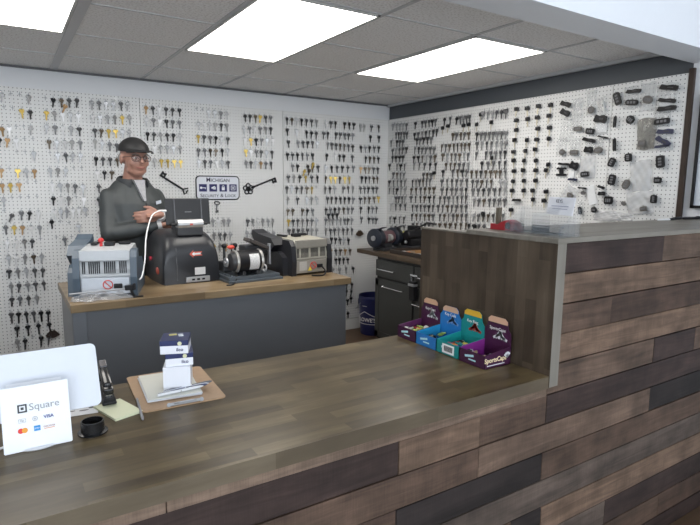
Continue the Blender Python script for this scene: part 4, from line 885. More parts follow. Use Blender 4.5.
# pale strip under the countertop
for a, b in ((-6, xs(167, 512)), (xs(167, 512), XD-.0)):
    add_box(bm, ((a+b)/2+1.88, YC+.014+3.2, .803), (b-a-.002, .02, .028), .0012, seg=1); tints += [TINT['P']]*(len(bm.faces)-len(tints))
c = mk('plank_cladding', bm, plank_material(), t, keepnorm=True)
at = c.data.color_attributes.new('tint', 'FLOAT_COLOR', 'CORNER')
for p_ in c.data.polygons:
    for li in p_.loop_indices: at.data[li].color = (*tints[p_.index], 1)
l, h = rel(t, (-6, YC+.03, 0), (XD, YC+.05, .81)); boxobj('backing', l, h, BLACK, t)
l, h = rel(t, (XD+.06, YC+.03, 0), (-.02, YC+.05, 1.29)); boxobj('backing', l, h, BLACK, t)
l, h = rel(t, (XD, YC+.05, 0), (XD+.02, -2.83, .81)); boxobj('side_panel', l, h, DARK, t)
# ------------------------------------------------------------------ display boxes by the divider
def ctext(name, body, size, mat, par, loc, rot, **k): return text(name, body, size, mat, par, loc, rot, **k)
def display_box(yc, w, label, cbox, cin, ctop, items, icols, back_txt, side=None, barcode=False, hh=.150):
    """shallow carton open at the top; front lip faces -x, header card stands at +x"""
    t = thing('display_box', label, 'display box', (-1.972, yc, ZT))
    D = .128; th = .0018; x0, x1 = -D/2, D/2; y0, y1 = -w/2, w/2
    outer = plain(cbox, .35, noise=.06); inner = plain(cin, .4, noise=.05)
    bm = new_bm(); add_box(bm, (0, 0, th/2), (D, w, th)); mk('tray_bottom', bm, inner, t)
    bm = new_bm(); add_box(bm, (x0+th/2, 0, .024), (th, w, .048)); mk('front_lip', bm, outer, t)
    for s in (y0+th/2, y1-th/2):
        bm = new_bm(); add_prism(bm, [(x0, 0), (x0, .048), (x1, .062), (x1, 0)], s-th/2, s+th/2, 'y'); mk('side_wall', bm, inner if s > 0 else outer, t)
    bm = new_bm()
    out = [(y0, 0), (y1, 0), (y1, .105)]+[(y1-.012, .118), (y1-.016, hh-.01), (y1-.028, hh), (y0+.028, hh), (y0+.016, hh-.01), (y0+.012, .118), (y0, .105)]
    add_prism(bm, out, x1-th*2, x1-th, 'x'); hd = mk('header_card', bm, outer, t)
    bm = new_bm(); add_prism(bm, [(y1-.016, hh-.022), (y1-.016, hh-.01), (y1-.028, hh), (y0+.028, hh), (y0+.016, hh-.01), (y0+.016, hh-.022)], x1-th*2-.0006, x1-th*2, 'x'); mk('header_band', bm, plain(ctop, .4, noise=.03), hd)
    # pictured product on the header
    rr = random.Random(int(yc*1000)); bm = new_bm()
    for k in range(6):
        a = -1.2+k*.45; add_box(bm, (x1-th*2-.0006, -.012+.018*sin(a), .078+.016*cos(a)), (.0008, .009, .034), .0, rot=(a, 0, 0))
    mk('printed_picture', bm, plain(icols[0], .5, noise=.25, nscale=150), hd)
    text('header_lettering', back_txt, .016, plain((.9, .88, .85), .5, noise=.01), hd, (x1-th*2-.001, 0, .112), (radians(90), 0, -radians(90)), ext=.0002)
    bm = new_bm(); add_box(bm, (x0-.0004, .012, .030), (.0008, .042, .008), rot=(-.2, 0, 0)); add_box(bm, (x0-.0004, -.002, .018), (.0008, .034, .005)); mk('printed_mark', bm, plain((.45, .72, .78), .5, noise=.05), t)
    if barcode:
        bm = new_bm(); add_box(bm, (x0-.0008, -.004, .024), (.0012, .062, .034)); bc = mk('barcode_label', bm, WHT, t)
        bm = new_bm()
        for k in range(13): add_box(bm, (x0-.0017, -.026+k*.0034, .025), (.0008, .0012+.0008*(k % 3 == 0), .02))
        mk('barcode_bars', bm, BLACK, bc)
    if side:
        text('side_lettering', side, .023, plain((.85, .70, .45), .5, noise=.02), t, (-.012, y0-.0008, .028), (radians(90), 0, 0), ext=.0003, bold=.0006)
        bm = new_bm()
        for k in range(5): a = -1+k*.45; add_box(bm, (.046+.008*sin(a), y0-.0008, .028+.009*cos(a)), (.006, .001, .02), rot=(0, a, 0))
        add_box(bm, (-.01, y0-.0008, .010), (.085, .001, .003)); mk('side_picture', bm, plain((.75, .76, .8), .5, noise=.1), t)
    # loose goods
    for k in range(items):
        gx, gy = (k % 4)/3-.5, (k//4)/max(1, (items-1)//4)-.5
        cn, cc = icols[1+k % (len(icols)-1)]
        q = Vector((-1.972+gx*.085+rr.uniform(-.006, .006), yc+gy*(w-.045)+rr.uniform(-.004, .004), ZT+.022+rr.uniform(0, .012)))
        kc = thing('soft_keychain', '%s soft keychain lying in the %s' % (cn, ' '.join(label.split(' ')[:4])), 'keychain', q, (rr.uniform(-.5, .5), rr.uniform(-.4, .4), rr.uniform(0, 6)), '%s keychains in the %s box' % (cn, label.split(' ')[0]))
        bm = new_bm(); add_prism(bm, rrect(.024, .020, .009, 3), -.004, .004, 'z'); add_box(bm, (.016, 0, 0), (.012, .010, .006), .002); mk('cap', bm, plain(cc, .45, noise=.05), kc)
        bm = new_bm(); add_tube(bm, [(-.012+.007*cos(a), .007*sin(a), 0) for a in [i*pi/4 for i in range(9)]], .0012, 5); mk('split_ring', bm, STEEL, kc)
MAR = (.055, .012, .045); PUR = (.26, .03, .27)
cols = dict(white=('white', (.7, .7, .65)), red=('red', (.45, .04, .04)), green=('lime green', (.45, .6, .12)), yellow=('yellow', (.75, .6, .08)), black=('black', (.02, .02, .02)), teal=('teal', (.02, .25, .25)), pink=('pink', (.6, .2, .3)), tan=('tan', (.45, .36, .2)), orange=('orange', (.7, .25, .04)), blue=('blue', (.03, .08, .4)))
display_box(-2.912, .116, 'maroon display box farthest from the counter edge', MAR, (.10, .02, .09), (.62, .38, .24), 16, [(.6, .6, .62), cols['white'], cols['white'], cols['red'], cols['green'], cols['yellow'], cols['white']], 'Key Caps', hh=.155)
display_box(-3.031, .118, 'blue display box between the maroon and teal ones', (.02, .18, .50), (.02, .28, .55), (.62, .40, .27), 8, [(.15, .3, .6), cols['black'], cols['tan'], cols['black'], cols['green']], 'Key Coils', hh=.145)
display_box(-3.152, .120, 'teal display box with barcode label on its lip', (.01, .25, .25), (.01, .30, .30), (.75, .45, .04), 16, [(.4, .05, .04), cols['red'], cols['black'], cols['orange'], cols['teal'], cols['yellow'], cols['blue'], cols['pink']], 'Key Ring', barcode=True, hh=.155)
display_box(-3.275, .122, 'purple display box nearest the counter edge', MAR, PUR, (.66, .40, .27), 6, [(.65, .65, .68), cols['tan'], cols['black'], cols['tan']], 'SportsCaps', side='SportsCaps', hh=.155)
# ------------------------------------------------------------------ things on the raised section
CLR = clear(.085, (.38, .42, .46), .06)
t = thing('card_holder', 'clear acrylic tiered card holder on the raised counter end', 'card holder', (-1.825, -3.365, 1.3145), (0, 0, -.06)); t.scale = (.85, .92, 1)
bm = new_bm()
add_prism(bm, [(-.055, 0), (-.055, .028), (-.052, .028), (-.052, .003), (.055, .003), (.055, 0)], -.13, .13, 'y')
mk('base_tray', bm, CLR, t)
for k in range(3):
    bm = new_bm(); x = -.035+k*.032; z = .045+.022*k
    add_box(bm, (x, 0, z/2+.003), (.0025, .26, z)); add_box(bm, (x+.012, 0, .010+.018*k), (.024, .26, .002)); mk('tier', bm, CLR, t)
for s in (-1, 1):
    bm = new_bm(); add_prism(bm, [(-.055, 0), (-.055, .03), (.04, .09), (.055, .09), (.055, 0)], s*.13-.0015, s*.13+.0015, 'y'); mk('end_wall', bm, CLR, t)
bm = new_bm(); add_box(bm, (.0, .0, .04), (.10, .002, .07)); mk('divider', bm, CLR, t)
t = thing('notice_card', 'white printed card propped on top of the acrylic holder', 'card', (-1.80, -3.42, 1.382), (0, 0, -.35)); t.scale = (1.2, 1.2, 1.15)
bm = new_bm(); add_box(bm, (0, 0, .026), (.001, .125, .052), rot=(0, .15, 0)); mk('sheet', bm, plain((.78, .80, .86), .5, noise=.01), t)
text('lettering', 'KEYS', .014, INK, t, (-.0045, 0, .040), (radians(90), 0, -radians(90)), ext=.0002)
bm = new_bm()
for k, (w) in enumerate((.08, .07, .09)): add_box(bm, (-.0022+.0009*k*0, .0, .026-.008*k), (.0008, w, .0018))
mk('text_line', bm, plain((.35, .36, .5), .5, noise=.02), t)
t = thing('tape_dispenser', 'red tape gun with brown handle behind the divider top', 'tape dispenser', (-1.80, -3.195, 1.3145))
bm = new_bm(); add_prism(bm, [(.065, 0), (.065, .022), (.03, .020), (.01, .032), (-.02, .040), (-.05, .030), (-.065, .0)], -.018, .018, 'x'); mk('frame', bm, plain((.33, .012, .02), .35, noise=.04), t)
bm = new_bm(); add_box(bm, (0, .042, .045), (.018, .018, .075), .004); mk('handle', bm, plain((.10, .08, .055), .5, noise=.1), t)
bm = new_bm(); add_tube(bm, [(-.02, -.02, .018), (.02, -.02, .018)], .012, 12); mk('roller', bm, BLACK, t)
for k, (px, py, ln, an, lab) in enumerate([(666, 219.5, .13, -.1, 'pale pen lying at the back edge of the raised counter'), (677, 218.2, .13, .15, 'black marker behind the pale pen on the raised counter'), (692, 218.0, .13, -.2, 'black marker nearest the right edge of the raised counter')]):
    q = on(px, py, 2, 1.321); t = thing('pen', lab, 'pen', q, (0, 0, an)); r = .0045 if k == 0 else .0065
    bm = new_bm(); add_tube(bm, [(-ln/2, 0, 0), (-ln/2+.004, 0, 0), (ln*.22, 0, 0)], [r*.6, r, r], 10); mk('barrel', bm, WHT if k == 0 else BLACK, t, smooth=True)
    bm = new_bm(); add_tube(bm, [(ln*.22, 0, 0), (ln/2-.003, 0, 0), (ln/2, 0, 0)], [r*1.12, r*1.1, r*.7], 10); add_box(bm, (ln*.34, 0, r*1.2), (ln*.24, .003, .002)); mk('cap', bm, BLACK, t, smooth=True)
# ------------------------------------------------------------------ payment tablet
t = thing('payment_terminal', 'white payment tablet on a white stand at the left counter end', 'payment terminal', (-3.34, -3.15, ZT))
SW = plain((.80, .82, .86), .22, noise=.005)
def quadslab(bm, a, b, c, d, th):
    """slab whose front face is the quad a b c d (bottom left, bottom right, top right, top left)"""
    a, b, c, d = map(Vector, (a, b, c, d)); n = (b-a).cross(d-a).normalized()*th
    v = [bm.verts.new(p) for p in (a, b, c, d)]; w = [bm.verts.new(p-n) for p in (a, b, c, d)]
    bm.faces.new(v); bm.faces.new(w[::-1])
    for i in range(4): bm.faces.new((v[i], v[(i+1) % 4], w[(i+1) % 4], w[i]))
bm = new_bm(); quadslab(bm, (-.073, -.035, .001), (.067, -.035, .001), (.067, -.0, .146), (-.073, -.0, .146), .006)
bmesh.ops.bevel(bm, geom=bm.edges[:], offset=.0015, segments=2, affect='EDGES'); st = mk('stand_panel', bm, SW, t)
bm = new_bm(); add_lathe(bm, [(0, 0), (.062, 0), (.064, .003), (.060, .006), (0, .006)], (-.003, .02, 0), 32); add_box(bm, (-.003, .0, .005), (.13, .05, .008), .003); mk('foot', bm, SW, t, smooth=True)
# tablet leaning back, screen away from the customer
a = Vector((-.10, .03, .062)); tw = .255; tl = .160; tilt = math.atan2(.135, .07)
M = Matrix.Translation((.014, .052, .130)) @ Matrix.Rotation(-radians(27), 4, 'X')
bm = new_bm(); add_prism(bm, rrect(tw, tl, .014, 6), -.0045, .0045, 'y', M); bmesh.ops.bevel(bm, geom=[e for e in bm.edges if len(e.link_faces) == 2 and e.calc_face_angle(0) > 1.2], offset=.002, segments=2, affect='EDGES')
mk('tablet_shell', bm, plain((.74, .77, .83), .25, .05, noise=.005), t, smooth=True)
bm = new_bm(); add_prism(bm, rrect(tw-.02, tl-.02, .008, 4), .0046, .0052, 'y', M); mk('screen', bm, plain((.02, .02, .025), .1, noise=.01), t)
bm = new_bm(); quadslab(bm, (-.06, .0, .10), (.055, .0, .10), (.055, .03, .145), (-.06, .03, .145), .012); mk('tablet_bracket', bm, SW, t)
# printing on the stand
LT = math.atan2(.035, .145)       # lean of the panel
R0 = (radians(90)-LT, 0, 0)
def onp(u, v, o_=.0012): return (-.003+u, -.035+.035*(v/.145)-o_*cos(LT), .001+v+o_*sin(LT))
SQI = plain((.05, .055, .06), .5, noise=.01); SQT = plain((.30, .31, .33), .5, noise=.01)
e = thing('brand_logo', '', 'x'); 
for k_ in ('label', 'category'): del e[k_]
e.parent = t; e.location = onp(0, .095); e.rotation_euler = R0
bm = new_bm(); o_ = rrect(.019, .019, .004, 4, -.028, 0)
for s in (-1, 1): add_box(bm, (-.028+s*.0078, 0, 0), (.0034, .019, .001)); add_box(bm, (-.028, s*.0078, 0), (.019, .0034, .001))
add_box(bm, (-.028, 0, 0), (.006, .006, .001)); mk('logo_mark', bm, SQI, e)
text('logo_lettering', 'Square', .023, SQT, e, (.017, 0, 0), (0, 0, 0), ext=.0002)
def mark(u, v, name):
    q = bpy.data.objects.new(name, None); COL.objects.link(q); q.parent = t; q.location = onp(u, v); q.rotation_euler = R0; return q
q = mark(0, .068, 'payment_marks')
bm = new_bm()
for x in (-.030,):
    for s in (-1, 1): add_box(bm, (x, s*.004, 0), (.014, .0006, .0006)); add_box(bm, (x+s*.007, 0, 0), (.0006, .008, .0006))
add_tube(bm, [(-.004+.005*cos(a), .005*sin(a), 0) for a in [k*pi/8 for k in range(17)]], .0004, 4); mk('mark_outline', bm, SQT, q)
text('mark_lettering', 'Pay', .005, SQI, q, (-.030, 0, 0), (0, 0, 0), ext=.0002); text('mark_lettering', ')))', .005, SQI, q, (-.004, 0, 0), (0, 0, 0), ext=.0002)
text('mark_lettering', 'VISA', .0105, plain((.03, .05, .25), .5, noise=.01), q, (.024, 0, 0), (0, 0, 0), ext=.0002, bold=.0002)
q = mark(0, .046, 'card_marks')
bm = new_bm(); add_cyl(bm, (-.034, 0, -.0003), (-.034, 0, .0004), .006, n=18); mk('red_disc', bm, plain((.75, .03, .02), .5, noise=.01), q)
bm = new_bm(); add_cyl(bm, (-.026, 0, -.0003), (-.026, 0, .0007), .006, n=18); mk('amber_disc', bm, plain((.85, .35, .03), .5, noise=.01), q)
bm = new_bm(); add_box(bm, (-.001, 0, 0), (.013, .012, .0008)); bq = mk('blue_tile', bm, plain((.03, .28, .65), .5, noise=.01), q)
text('mark_lettering', 'AMEX', .0042, WHT, q, (-.001, 0, .0006), (0, 0, 0), ext=.0002)
text('mark_lettering', 'DISCOVER', .0052, plain((.35, .1, .08), .5, noise=.01), q, (.024, 0, 0), (0, 0, 0), ext=.0002)
bm = new_bm(); add_box(bm, (.024, -.0045, 0), (.022, .0012, .0006)); mk('orange_line', bm, plain((.8, .3, .05), .5, noise=.01), q)
bm = new_bm(); add_tube(bm, smooth_path([(-3.40, -3.14, ZT+.006), (-3.45, -3.16, ZT+.004), (-3.55, -3.17, ZT+.004), (-3.8, -3.10, ZT+.004)]), .003, 8)
o = mk('terminal_cable', bm, plain((.75, .75, .76), .4, noise=.01), smooth=True); tag(o, 'white cable leaving the payment stand at the left edge', 'cable')
# ------------------------------------------------------------------ small things on the counter
def zt(px, py, h=ZT): return on(px, py, 2, h)
t = thing('printed_sheet', 'white printed sheet with dark drawings beside the payment tablet', 'paper', zt(70, 408), (0, 0, -.12))
bm = new_bm(); add_box(bm, (-.03, .0, .0006), (.20, .13, .0008)); mk('sheet', bm, plain((.80, .81, .84), .5, noise=.01), t)
bm = new_bm()
for (x, y, a, b) in ((.045, .0, .013, .006), (.055, -.022, .009, .005), (.035, -.035, .012, .004), (.02, -.015, .01, .004), (.06, .012, .006, .003), (0, -.03, .014, .004)):
    add_prism(bm, [(x+a*cos(k*pi/6), y+b*sin(k*pi/6)) for k in range(12)], .001, .0014)
mk('printed_drawing', bm, plain((.12, .12, .13), .5, noise=.2), t)
c = zt(118, 411.5); t = thing('notepad', 'pale yellow notepad under the stapler', 'notepad', c, (0, 0, -.55))
d1, d2 = zt(98, 407), zt(136, 414); ang = .32
c = (zt(98, 407)+zt(136, 414)+zt(109, 423)+zt(128, 399))/4; t.location = c; dd = zt(136, 414)-zt(109, 423); t.rotation_euler = (0, 0, math.atan2(dd.y, dd.x))
bm = new_bm(); add_box(bm, (0, 0, .003), (dd.length*1.02, (zt(98, 407)-zt(109, 423)).length*1.0, .006)); mk('sheets', bm, plain((.72, .74, .52), .6, noise=.01), t)
t = thing('stapler', 'black stapler lying across the yellow notepad', 'stapler', (zt(110, 406, ZT+.0062)+zt(103, 386, ZT+.0062))/2)
dd = zt(110, 406)-zt(103, 386); t.rotation_euler = (0, 0, math.atan2(dd.y, dd.x)); t.scale = (1.15, 1.05, 1.25)
bm = new_bm(); add_box(bm, (.0, 0, .004), (.14, .036, .008), .003); add_box(bm, (.055, 0, .011), (.028, .03, .008), .002); mk('base', bm, BLACK, t)
bm = new_bm(); add_box(bm, (-.005, 0, .026), (.13, .018, .012), .002, rot=(0, .10, 0)); mk('magazine', bm, plain((.3, .3, .31), .25, .8, noise=.03), t)
bm = new_bm(); add_box(bm, (-.01, 0, .044), (.12, .024, .022), .007, rot=(0, .16, 0)); add_box(bm, (.045, 0, .03), (.035, .026, .016), .005, rot=(0, .16, 0)); mk('arm', bm, plain((.014, .014, .016), .2, noise=.02), t, smooth=True)
bm = new_bm(); add_tube(bm, [(-.06, -.016, .03), (-.06, .016, .03)], .012, 14); add_box(bm, (-.05, 0, .062), (.03, .02, .006), .002, rot=(0, .3, 0)); mk('hinge', bm, plain((.12, .12, .13), .2, .9, noise=.03), t)
t = thing('cable_grommet', 'round black open collar on the counter beside the stand', 'collar', zt(93, 432, ZT), (0, 0, 0))
bm = new_bm(); add_lathe(bm, [(.026, 0), (.035, 0), (.035, .003), (.0272, .005), (.0272, .030), (.0262, .031), (.0235, .031), (.0235, .003), (.026, 0)], (0, 0, 0), 30); mk('ring', bm, plain((.012, .012, .013), .25, noise=.02), t, smooth=True)
cb = [zt(126, 378), zt(140, 414), zt(227, 397.6), zt(201, 367)]; c = sum(cb, Vector())/4
ex = (cb[2]-cb[1]).normalized(); an = math.atan2(ex.y, ex.x)
t = thing('clipboard', 'brown hardboard clipboard lying near the back of the counter', 'clipboard', c, (0, 0, an))
bm = new_bm(); add_prism(bm, rrect(.234, .306, .014, 5), .0, .0035); mk('board', bm, plain((.40, .26, .155), .5, noise=.06, nscale=90), t)
bm = new_bm(); add_box(bm, (.0, -.142, .006), (.09, .016, .004), .001); add_tube(bm, [(-.03, -.146, .009), (-.02, -.158, .014), (.02, -.158, .014), (.03, -.146, .009)], .0025, 8)
for s in (-1, 1): add_tube(bm, [(s*.045, -.148, .007), (s*.045, -.152, .010)], .006, 8)
mk('spring_clip', bm, STEEL, t)
dn = Matrix.Rotation(an, 3, 'Z')
t = thing('paper_stack', 'cream and white papers clipped on the hardboard clipboard', 'paper stack', c+dn @ Vector((-.012, .012, .0036)), (0, 0, an-.04))
rr = random.Random(2)
for k in range(5):
    bm = new_bm(); add_box(bm, (rr.uniform(-.004, .004), rr.uniform(-.004, .004)-.006, .0008+k*.0022), (.15, .215, .0018), rot=(0, 0, rr.uniform(-.03, .03))); mk('sheet', bm, plain((.66, .66, .60) if k == 4 else (.75, .77, .8), .5, noise=.01), t)
zt0 = .0036+.0110
for k, (dx, dy, a, cc, nm) in enumerate([(.0, -.106, .10, (.72, .73, .76), 'white and chrome pen nearest the clip'), (.015, -.098, .12, (.05, .06, .12), 'dark blue pen second from the clip'), (.02, -.090, .08, (.6, .62, .7), 'silver pen third from the clip'), (.035, -.083, .17, (.12, .12, .14), 'grey pen farthest from the clip, pointing right')]):
    t = thing('pen', nm, 'pen', c+dn @ Vector((dx, dy+.022, zt0+.0048)), (0, 0, an+a), 'pens on the clipboard papers')
    bm = new_bm(); add_tube(bm, [(-.065, 0, 0), (-.062, 0, 0), (.045, 0, 0), (.062, 0, 0), (.070, 0, 0)], [.003, .0045, .0045, .0035, .001], 10); mk('barrel', bm, plain(cc, .3, noise=.02), t, smooth=True)
    bm = new_bm(); add_box(bm, (-.045, 0, .0052), (.034, .0026, .0014)); add_tube(bm, [(.0, 0, 0), (.004, 0, 0)], .0049, 10); mk('clip', bm, CHROME, t)
# stack of boxes on the papers
NVY = plain((.012, .022, .10), .3, noise=.02); WBX = plain((.80, .81, .86), .4, noise=.005)
zb0 = ZT+zt0
pc = on(163.5, 391, 2, zb0); pr = on(191, 389, 2, zb0); dxv = pr-pc; a1 = math.atan2(dxv.y, dxv.x); bw_ = dxv.length; bd = .095
u1 = Vector((cos(a1), sin(a1), 0)); v1 = Vector((-sin(a1), cos(a1), 0))
def carton(z, h, da, off, label, navy, w, d):
    ctr = pc+u1*(bw_/2)+v1*(bd/2)+off; ctr.z = z
    t = thing('carton', label, 'carton', ctr, (0, 0, a1+da), 'cartons stacked on the clipboard')
    bm = new_bm(); add_box(bm, (0, 0, h/2), (w, d, h), .0012); mk('box', bm, WBX, t)
    if navy:
        bm = new_bm(); add_box(bm, (0, 0, h-h*.19), (w+.0012, d+.0012, h*.38+.0006), .0012); mk('navy_band', bm, NVY, t)
        bm = new_bm(); add_cyl(bm, (w*.2, -d/2-.0006, h*.78), (w*.2, -d/2-.0014, h*.78), .006, n=16); mk('round_seal', bm, plain((.65, .65, .4), .4, noise=.05), t)
        text('carton_lettering', 'ilco', .014, NVY, t, (w*.2, -d/2-.0008, h*.32), (radians(90), 0, 0), ext=.0002, bold=.0003)
        if navy == 2:
            bm = new_bm(); add_box(bm, (-.010, .02, h+.001), (.022, .014, .0012), rot=(0, 0, .3)); mk('gold_mark', bm, plain((.6, .55, .2), .4, noise=.1), t)
            bm = new_bm(); add_box(bm, (.014, .012, h+.001), (.014, .024, .0012), rot=(0, 0, .2)); mk('pale_mark', bm, plain((.6, .65, .7), .4, noise=.1), t)
carton(zb0, .070, 0, Vector((0, 0, 0)), 'plain white carton at the bottom of the stack', 0, bw_, bd)
carton(zb0+.070, .038, .10, u1*.004+v1*.004, 'navy and white carton in the middle of the stack', 1, bw_*1.0, .085)
carton(zb0+.108, .040, -.03, u1*(-.004)+v1*.004, 'navy topped carton on top of the stack', 2, bw_*1.02, .09)
p0, p1 = zt(137, 399, ZT+.004), zt(143, 420, ZT+.004); dd = p1-p0
t = thing('stylus', 'thin grey pen lying left of the clipboard', 'pen', (p0+p1)/2, (0, 0, math.atan2(dd.y, dd.x)))
bm = new_bm(); L = dd.length/2; add_tube(bm, [(-L, 0, 0), (L-.01, 0, 0), (L, 0, 0)], [.0035, .0038, .001], 10); mk('barrel', bm, plain((.25, .25, .27), .3, .3, noise=.02), t, smooth=True)
bm = new_bm(); add_tube(bm, [(-L-.004, 0, 0), (-L, 0, 0)], .0025, 8); mk('tip', bm, CHROME, t)
# ------------------------------------------------------------------ the man
P0 = Vector((-2.66, -.86, 0)); FD = Vector((.26, -.966, 0)).normalized(); RD = Vector((FD.y, -FD.x, 0))     # forward, his right
man_rot = math.atan2(-RD.y, -RD.x)
# local frame: +x = his left, +y = backwards, +z up  (so -y is forward, -x his right)
SKIN = plain((.37, .195, .145), .45, noise=.05, nscale=30)
JAC = plain((.045, .051, .053), .55, noise=.12, nscale=14)
man = None
def F(x, y, z): return Vector((x, y, z))
HT = radians(-2)       # head turn towards his left
hc = F(.0, -.030, 1.605)
HR = Matrix.Rotation(HT, 3, 'Z')
HS = 1.07
def hp(x, y, z): return hc+HR @ Vector((x, y, z))*HS
bm = new_bm()
add_ell(bm, hp(0, .012, .03), (.076, .096, .088), HR, 28, 20)            # skull
add_ell(bm, hp(0, -.028, -.018), (.066, .066, .076), HR, 28, 20)         # face
add_ell(bm, hp(0, -.030, -.072), (.047, .046, .036), HR, 24, 16)         # jaw and chin
for s in (-1, 1):
    add_ell(bm, hp(s*.036, -.058, -.024), (.026, .022, .026), HR, 16, 12)   # cheek
    add_ell(bm, hp(s*.076, .008, -.005), (.010, .019, .032), HR, 14, 10)    # ear
    add_ell(bm, hp(s*.038, -.024, -.066), (.020, .030, .022), HR, 14, 10)
add_tube(bm, [hp(0, -.084, .018), hp(0, -.097, -.006), hp(0, -.103, -.022), hp(0, -.088, -.030)], [.008, .010, .0135, .009], 10)   # nose
add_ell(bm, hp(0, -.074, -.056), (.024, .012, .010), HR, 14, 10)         # lips
add_ell(bm, hp(0, -.086, .026), (.05, .014, .010), HR, 16, 10)           # brow
add_tube(bm, [hp(0, .01, -.04), F(0, .005, 1.50), F(0, .015, 1.44)], [.056, .058, .066], 20)   # neck
# torso, hips, legs inside the clothes
def ring_tube(bm, st): add_tube(bm, [F(x, y, z) for x, y, z, a, b in st], [(a, b) for x, y, z, a, b in st], 26)
def torso(bm, g=0.):
    st = [(0, .02, .80, .14, .10), (0, .02, .92, .165, .115), (0, .01, 1.02, .165, .12), (0, .0, 1.15, .155, .115), (0, .0, 1.28, .150, .110), (0, .008, 1.35, .125, .085), (0, .015, 1.40, .09, .065), (0, .018, 1.45, .075, .06)]
    pts = [F(x, y, z) for x, y, z, a, b in st]; n = 28; rings = []
    for x, y, z, a, b in st: rings.append([bm.verts.new((x+(a+g)*cos(2*pi*j/n), y+(b+g)*sin(2*pi*j/n), z)) for j in range(n)])
    for a, b in zip(rings, rings[1:]):
        for j in range(n): bm.faces.new((a[j], a[(j+1) % n], b[(j+1) % n], b[j]))
    bm.faces.new(rings[0][::-1]); bm.faces.new(rings[-1])
torso(bm)
# right arm (image left): upper arm down, forearm across under the left one
RS, RE, RW = F(-.156, .01, 1.368), F(-.205, -.075, 1.145), F(.055, -.215, 1.20)
LS, LE, LW = F(.156, .01, 1.368), F(.205, -.08, 1.15), F(.048, -.235, 1.262)
def arm(bm, S, E_, W, g=0.):
    if g == 0.: S = S+F(0, 0, -.03)
    mid = (S+E_)/2+F(0, .008, 0); m2 = (E_+W)/2+F(0, -.01, 0)
    add_tube(bm, [S+(S-E_).normalized()*.02, S, mid, E_, E_+(W-E_)*.12, m2, W], [.036+g, .047+g, .046+g, .040+g, .041+g, .037+g, .027+g], 16)
    add_ell(bm, E_, (.040+g, .040+g, .040+g), None, 14, 10); add_ell(bm, S, (.040+g*1.4, .042+g*1.4, .040+g*1.4), None, 16, 12)
arm(bm, RS, RE, RW); arm(bm, LS, LE, LW)
# left hand laid over the right forearm / upper arm
def hand(bm, W, d, nrm, up, thumb_dir):
    """W wrist, d finger direction, nrm away from palm, up across the knuckles"""
    d = d.normalized(); up = (up-d*up.dot(d)).normalized(); nrm = d.cross(up).normalized()*(1 if d.cross(up).dot(nrm) > 0 else -1)
    pal = [W-d*.02, W+d*.02, W+d*.05, W+d*.085]
    add_tube(bm, pal, [(.020, .027), (.022, .034), (.018, .041), (.014, .040)], 12)
    M3 = Matrix((d, up, nrm)).transposed(); add_ell(bm, W+d*.05, (.048, .040, .015), M3, 16, 10)
    for k, (o_, L_) in enumerate(((.030, .066), (.010, .074), (-.010, .070), (-.029, .056))):
        b = W+d*.082+up*o_; p1 = b+d*L_*.45-nrm*.004; p2 = p1+d*L_*.30-nrm*.012; p3 = p2+d*L_*.22-nrm*.016
        add_tube(bm, [b-d*.02, b, p1, p2, p3], [.0090, .0092, .0085, .0078, .0062], 8); add_ell(bm, p3, (.0062,)*3, None, 8, 6)
    b = W+d*.025+up*.030*thumb_dir; p1 = b+d*.028+up*.022*thumb_dir-nrm*.004; p2 = p1+d*.03+up*.006*thumb_dir-nrm*.006
    add_tube(bm, [W+d*.01+up*.012*thumb_dir, b, p1, p2], [.012, .012, .0105, .0085], 8); add_ell(bm, p2, (.0085,)*3, None, 8, 6)
hand(bm, LW, F(-.90, .22, -.10), F(0, -1, .3), F(0, 0, 1), 1)
hand(bm, RW, F(.85, .22, .10), F(0, -1, .2), F(0, 0, 1), 1)
for s in (-1, 1):
    add_tube(bm, [F(s*.09, .02, .90), F(s*.10, .01, .70), F(s*.10, 0, .48), F(s*.105, .015, .30), F(s*.105, .03, .08)], [.085, .08, .055, .052, .036], 18)
    add_tube(bm, [F(s*.105, .06, .04), F(s*.11, -.04, .035), F(s*.12, -.13, .03)], [.035, .038, .03], 12)
man = remeshed('person', bm, SKIN, .0058, None, 3)
man.location = P0; man.scale = (1.0, 1.0, 1.012); man.rotation_euler = (0, 0, man_rot)
tag(man, 'man in black cap, glasses and charcoal jacket standing with arms crossed', 'person')
# jacket
bm = new_bm(); n = 32; rings = []
for x, y, z, a, b in [(0, .02, .965, .170, .138), (0, .02, .985, .178, .145), (0, .012, 1.05, .178, .145), (0, .0, 1.15, .180, .148), (0, -.004, 1.25, .186, .148), (0, .0, 1.33, .184, .138), (0, .008, 1.385, .170, .120), (0, .016, 1.428, .142, .102), (0, .020, 1.465, .110, .088), (0, .02, 1.478, .085, .075)]:
    rings.append([bm.verts.new((x+a*cos(2*pi*j/n), y+b*sin(2*pi*j/n), z)) for j in range(n)])
for a, b in zip(rings, rings[1:]):
    for j in range(n): bm.faces.new((a[j], a[(j+1) % n], b[(j+1) % n], b[j]))
bm.faces.new(rings[0][::-1]); bm.faces.new(rings[-1])
arm(bm, RS, RE, RW-(RW-RE).normalized()*.012, .011); arm(bm, LS, LE, LW-(LW-LE).normalized()*.022, .010)
from mathutils import noise as mn
def folds(v):
    d = .006*mn.noise(v*9)+.0035*mn.noise(Vector((v.x*22, v.y*22, v.z*9)))
    r = Vector((v.x, v.y-.01, 0)); r = r.normalized() if r.length > 1e-4 else Vector((0, 0, 1))
    return v+r*d
jac = remeshed('jacket', bm, JAC, .008, man, 4, folds)
